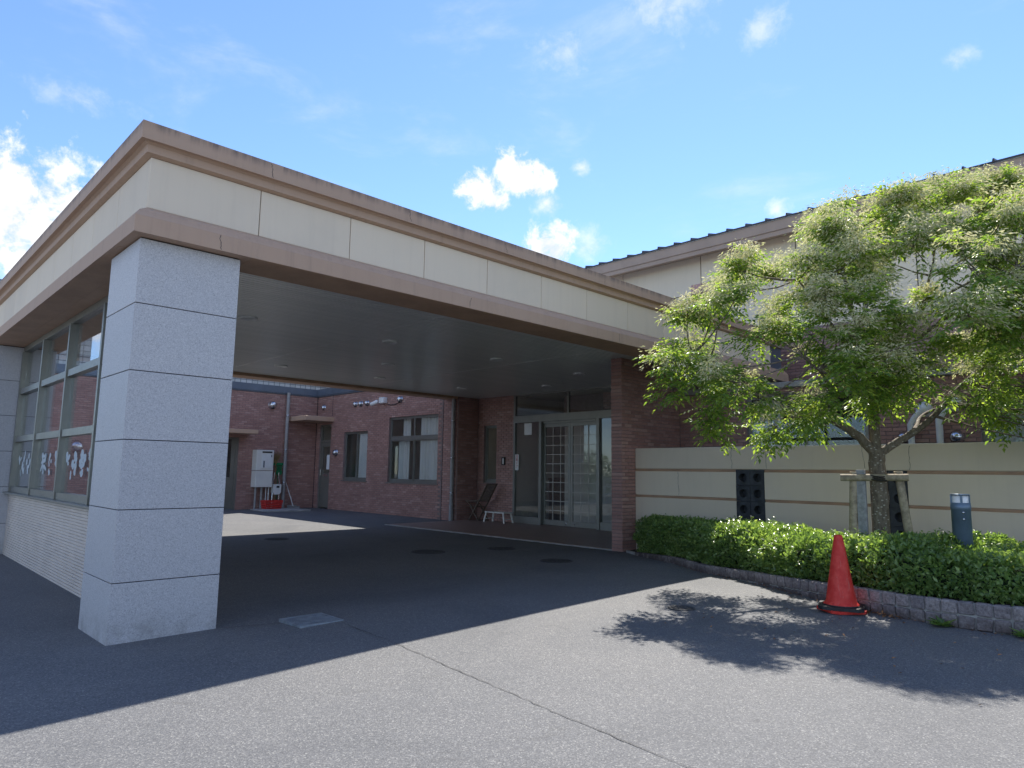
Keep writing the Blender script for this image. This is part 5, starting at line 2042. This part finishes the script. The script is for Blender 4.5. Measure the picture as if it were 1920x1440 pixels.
# ================================================================== drain grate, covers
dg = thing('drain_grate', 'square grey steel drain grate set in the shaded asphalt near the pillar', 'drain cover', (3.62, 6.63, gh(3.6, 6.6)))
g0 = gh(3.62, 6.63) + .012
ax0, ax1, ay0, ay1 = 3.385, 3.865, 6.40, 6.86
m_ = MB()
for q in ((ax0, ay0, ax1, ay0 + .03), (ax0, ay1 - .03, ax1, ay1), (ax0, ay0 + .03, ax0 + .03, ay1 - .03), (ax1 - .03, ay0 + .03, ax1, ay1 - .03)):
    m_.box(q[0], q[1], g0 - .03, q[2], q[3], g0 + .008)
m_.build('frame', 'grate_steel', dg)
MB().box(ax0 + .03, ay0 + .03, g0 - .02, ax1 - .03, ay1 - .03, g0 - .012).build('pit', 'interior_dark', dg)
barm = MB().box(-.0065, -.2, -.012, .0065, .2, .006).mesh('bar', 'grate_steel', (0, 0, 0))
for k in range(19):
    place(barm, 'bar', dg, (ax0 + .045 + k * (.39 / 18), (ay0 + ay1) / 2, g0))
m_ = MB()
for y in (6.52, 6.63, 6.74):
    m_.box(ax0 + .03, y - .008, g0 - .006, ax1 - .03, y + .008, g0 + .007)
m_.build('crossbar', 'grate_steel', dg)

gc = 'dark iron covers set in the shaded asphalt'
for (x, y, r, lab) in ((8.53, 11.07, .34, 'dark iron manhole cover in the shade, leftmost of the three near the entrance'),
                       (10.08, 10.6, .30, 'dark iron manhole cover in the shade closest to the brown tiled floor'),
                       (9.51, 8.54, .30, 'dark iron manhole cover in the shade nearest the camera'),
                       (7.32, 15.16, .28, 'dark iron cover at the edge of the sunlit courtyard patch'),
                       (6.87, 4.29, .15, 'small iron drain cover under the dappled tree shadow')):
    z = gh(x, y)
    t = thing('manhole_cover', lab, 'manhole cover', (x, y, z), gc)
    m_ = MB(); m_.lathe((x, y, z), [(r, 0.002), (r, .009), (r - .03, .010), (r - .032, .005), (.001, .005)], 28); m_.build('rim', 'cover_iron', t)
    m_ = MB()
    rr_ = r - .05
    k = -rr_
    while k < rr_:
        hw = math.sqrt(max(rr_ * rr_ - k * k, 0))
        if hw > .03:
            m_.box(x - hw, y + k, z + .005, x + hw, y + k + .018, z + .010)
        k += .045
    m_.build('tread', 'cover_iron', t)

# ================================================================== weeds and dry leaves
def weed(x, y, n, label, sz):
    g = gh(x, y)
    t = thing('weed', label, 'weed', (x, y, g))
    P_, D_, N_, L_ = [], [], [], []
    for k in range(n):
        az = k * 2.4 + random.random() * .5
        el = random.uniform(.15, .9)
        P_.append((x, y, g + .005)); D_.append((math.cos(az) * math.cos(el), math.sin(az) * math.cos(el), math.sin(el))); N_.append((-math.cos(az) * .5, -math.sin(az) * .5, 1)); L_.append(sz * random.uniform(.7, 1.2))
    L_ = np.array(L_)
    leaf_object('leaves', P_, D_, N_, L_, L_ * .32, 'hedge_leaf', t, kind=None)


weed(8.0, 2.03, 22, 'green broad leaved weed growing at the foot of the kerb', .15)
weed(8.05, 1.36, 24, 'green weed sprouting by the kerb at the right edge', .14)
wl_ = thing('dry_leaves', 'scattered brown dry leaves along the kerb by the cone', 'dry leaves', (8.1, 2.8, .13))
P_, D_, N_, L_ = [], [], [], []
for k in range(150):
    if k < 110:
        s = random.gauss(10.0, .35) if False else None
        x = random.gauss(8.16, .10); y = random.gauss(2.62, .16)
    else:
        x = random.uniform(5.5, 8.4); y = random.uniform(1.2, 4.2)
    P_.append((x, y, gh(x, y) + random.uniform(.004, .02))); D_.append((random.uniform(-1, 1), random.uniform(-1, 1), random.uniform(-.2, .3))); N_.append((random.uniform(-.5, .5), random.uniform(-.5, .5), 1)); L_.append(random.uniform(.03, .06))
for k in range(170):
    p_, t_, n_ = kerb_at(random.uniform(3.0, KL - .4))
    q_ = p_ - n_ * abs(random.gauss(.02, .05))
    P_.append((q_.x, q_.y, gh(q_.x, q_.y) + random.uniform(.004, .015))); D_.append((random.uniform(-1, 1), random.uniform(-1, 1), random.uniform(-.2, .3)))
    N_.append((random.uniform(-.5, .5), random.uniform(-.5, .5), 1)); L_.append(random.uniform(.02, .05))
L_ = np.array(L_)
leaf_object('leaf_litter', P_, D_, N_, L_, L_ * .4, 'dry_leaf', wl_)

# ================================================================== what the glazed screen mirrors: shrubs and railing past the wing
sh = thing('round_shrub', 'green shrub beyond the end of the brick wing, mirrored in the glass', 'shrub', (-3.6, 28, 0))
n = 5000
P_ = np.array([-4.2, 28.5, 1.4]) + rvec(n) * (rng.random((n, 1)) ** .4) * np.array([2.0, 1.8, 1.7])
L_ = .10 + .08 * rng.random(n)
leaf_object('foliage', P_, rvec(n), rvec(n) + np.array([0, 0, .8]), L_, L_ * .5, 'hedge_leaf', sh)
ra = thing('white_railing', 'white metal railing beside the far shrub, mirrored in the glass', 'railing', (-3.2, 26, 0))
m_ = MB()
for z in (.35, .8, 1.25):
    m_.bar((-6.5, 26.0, z), (-1.8, 26.0, z), .05)
m_.build('rail', 'white_plastic', ra)
pm_ = MB().box(-.03, -.03, 0, .03, .03, 1.25).mesh('post', 'white_plastic', (0, 0, 0))
for k in range(7):
    place(pm_, 'post', ra, (-6.4 + k * .75, 26.0, 0))
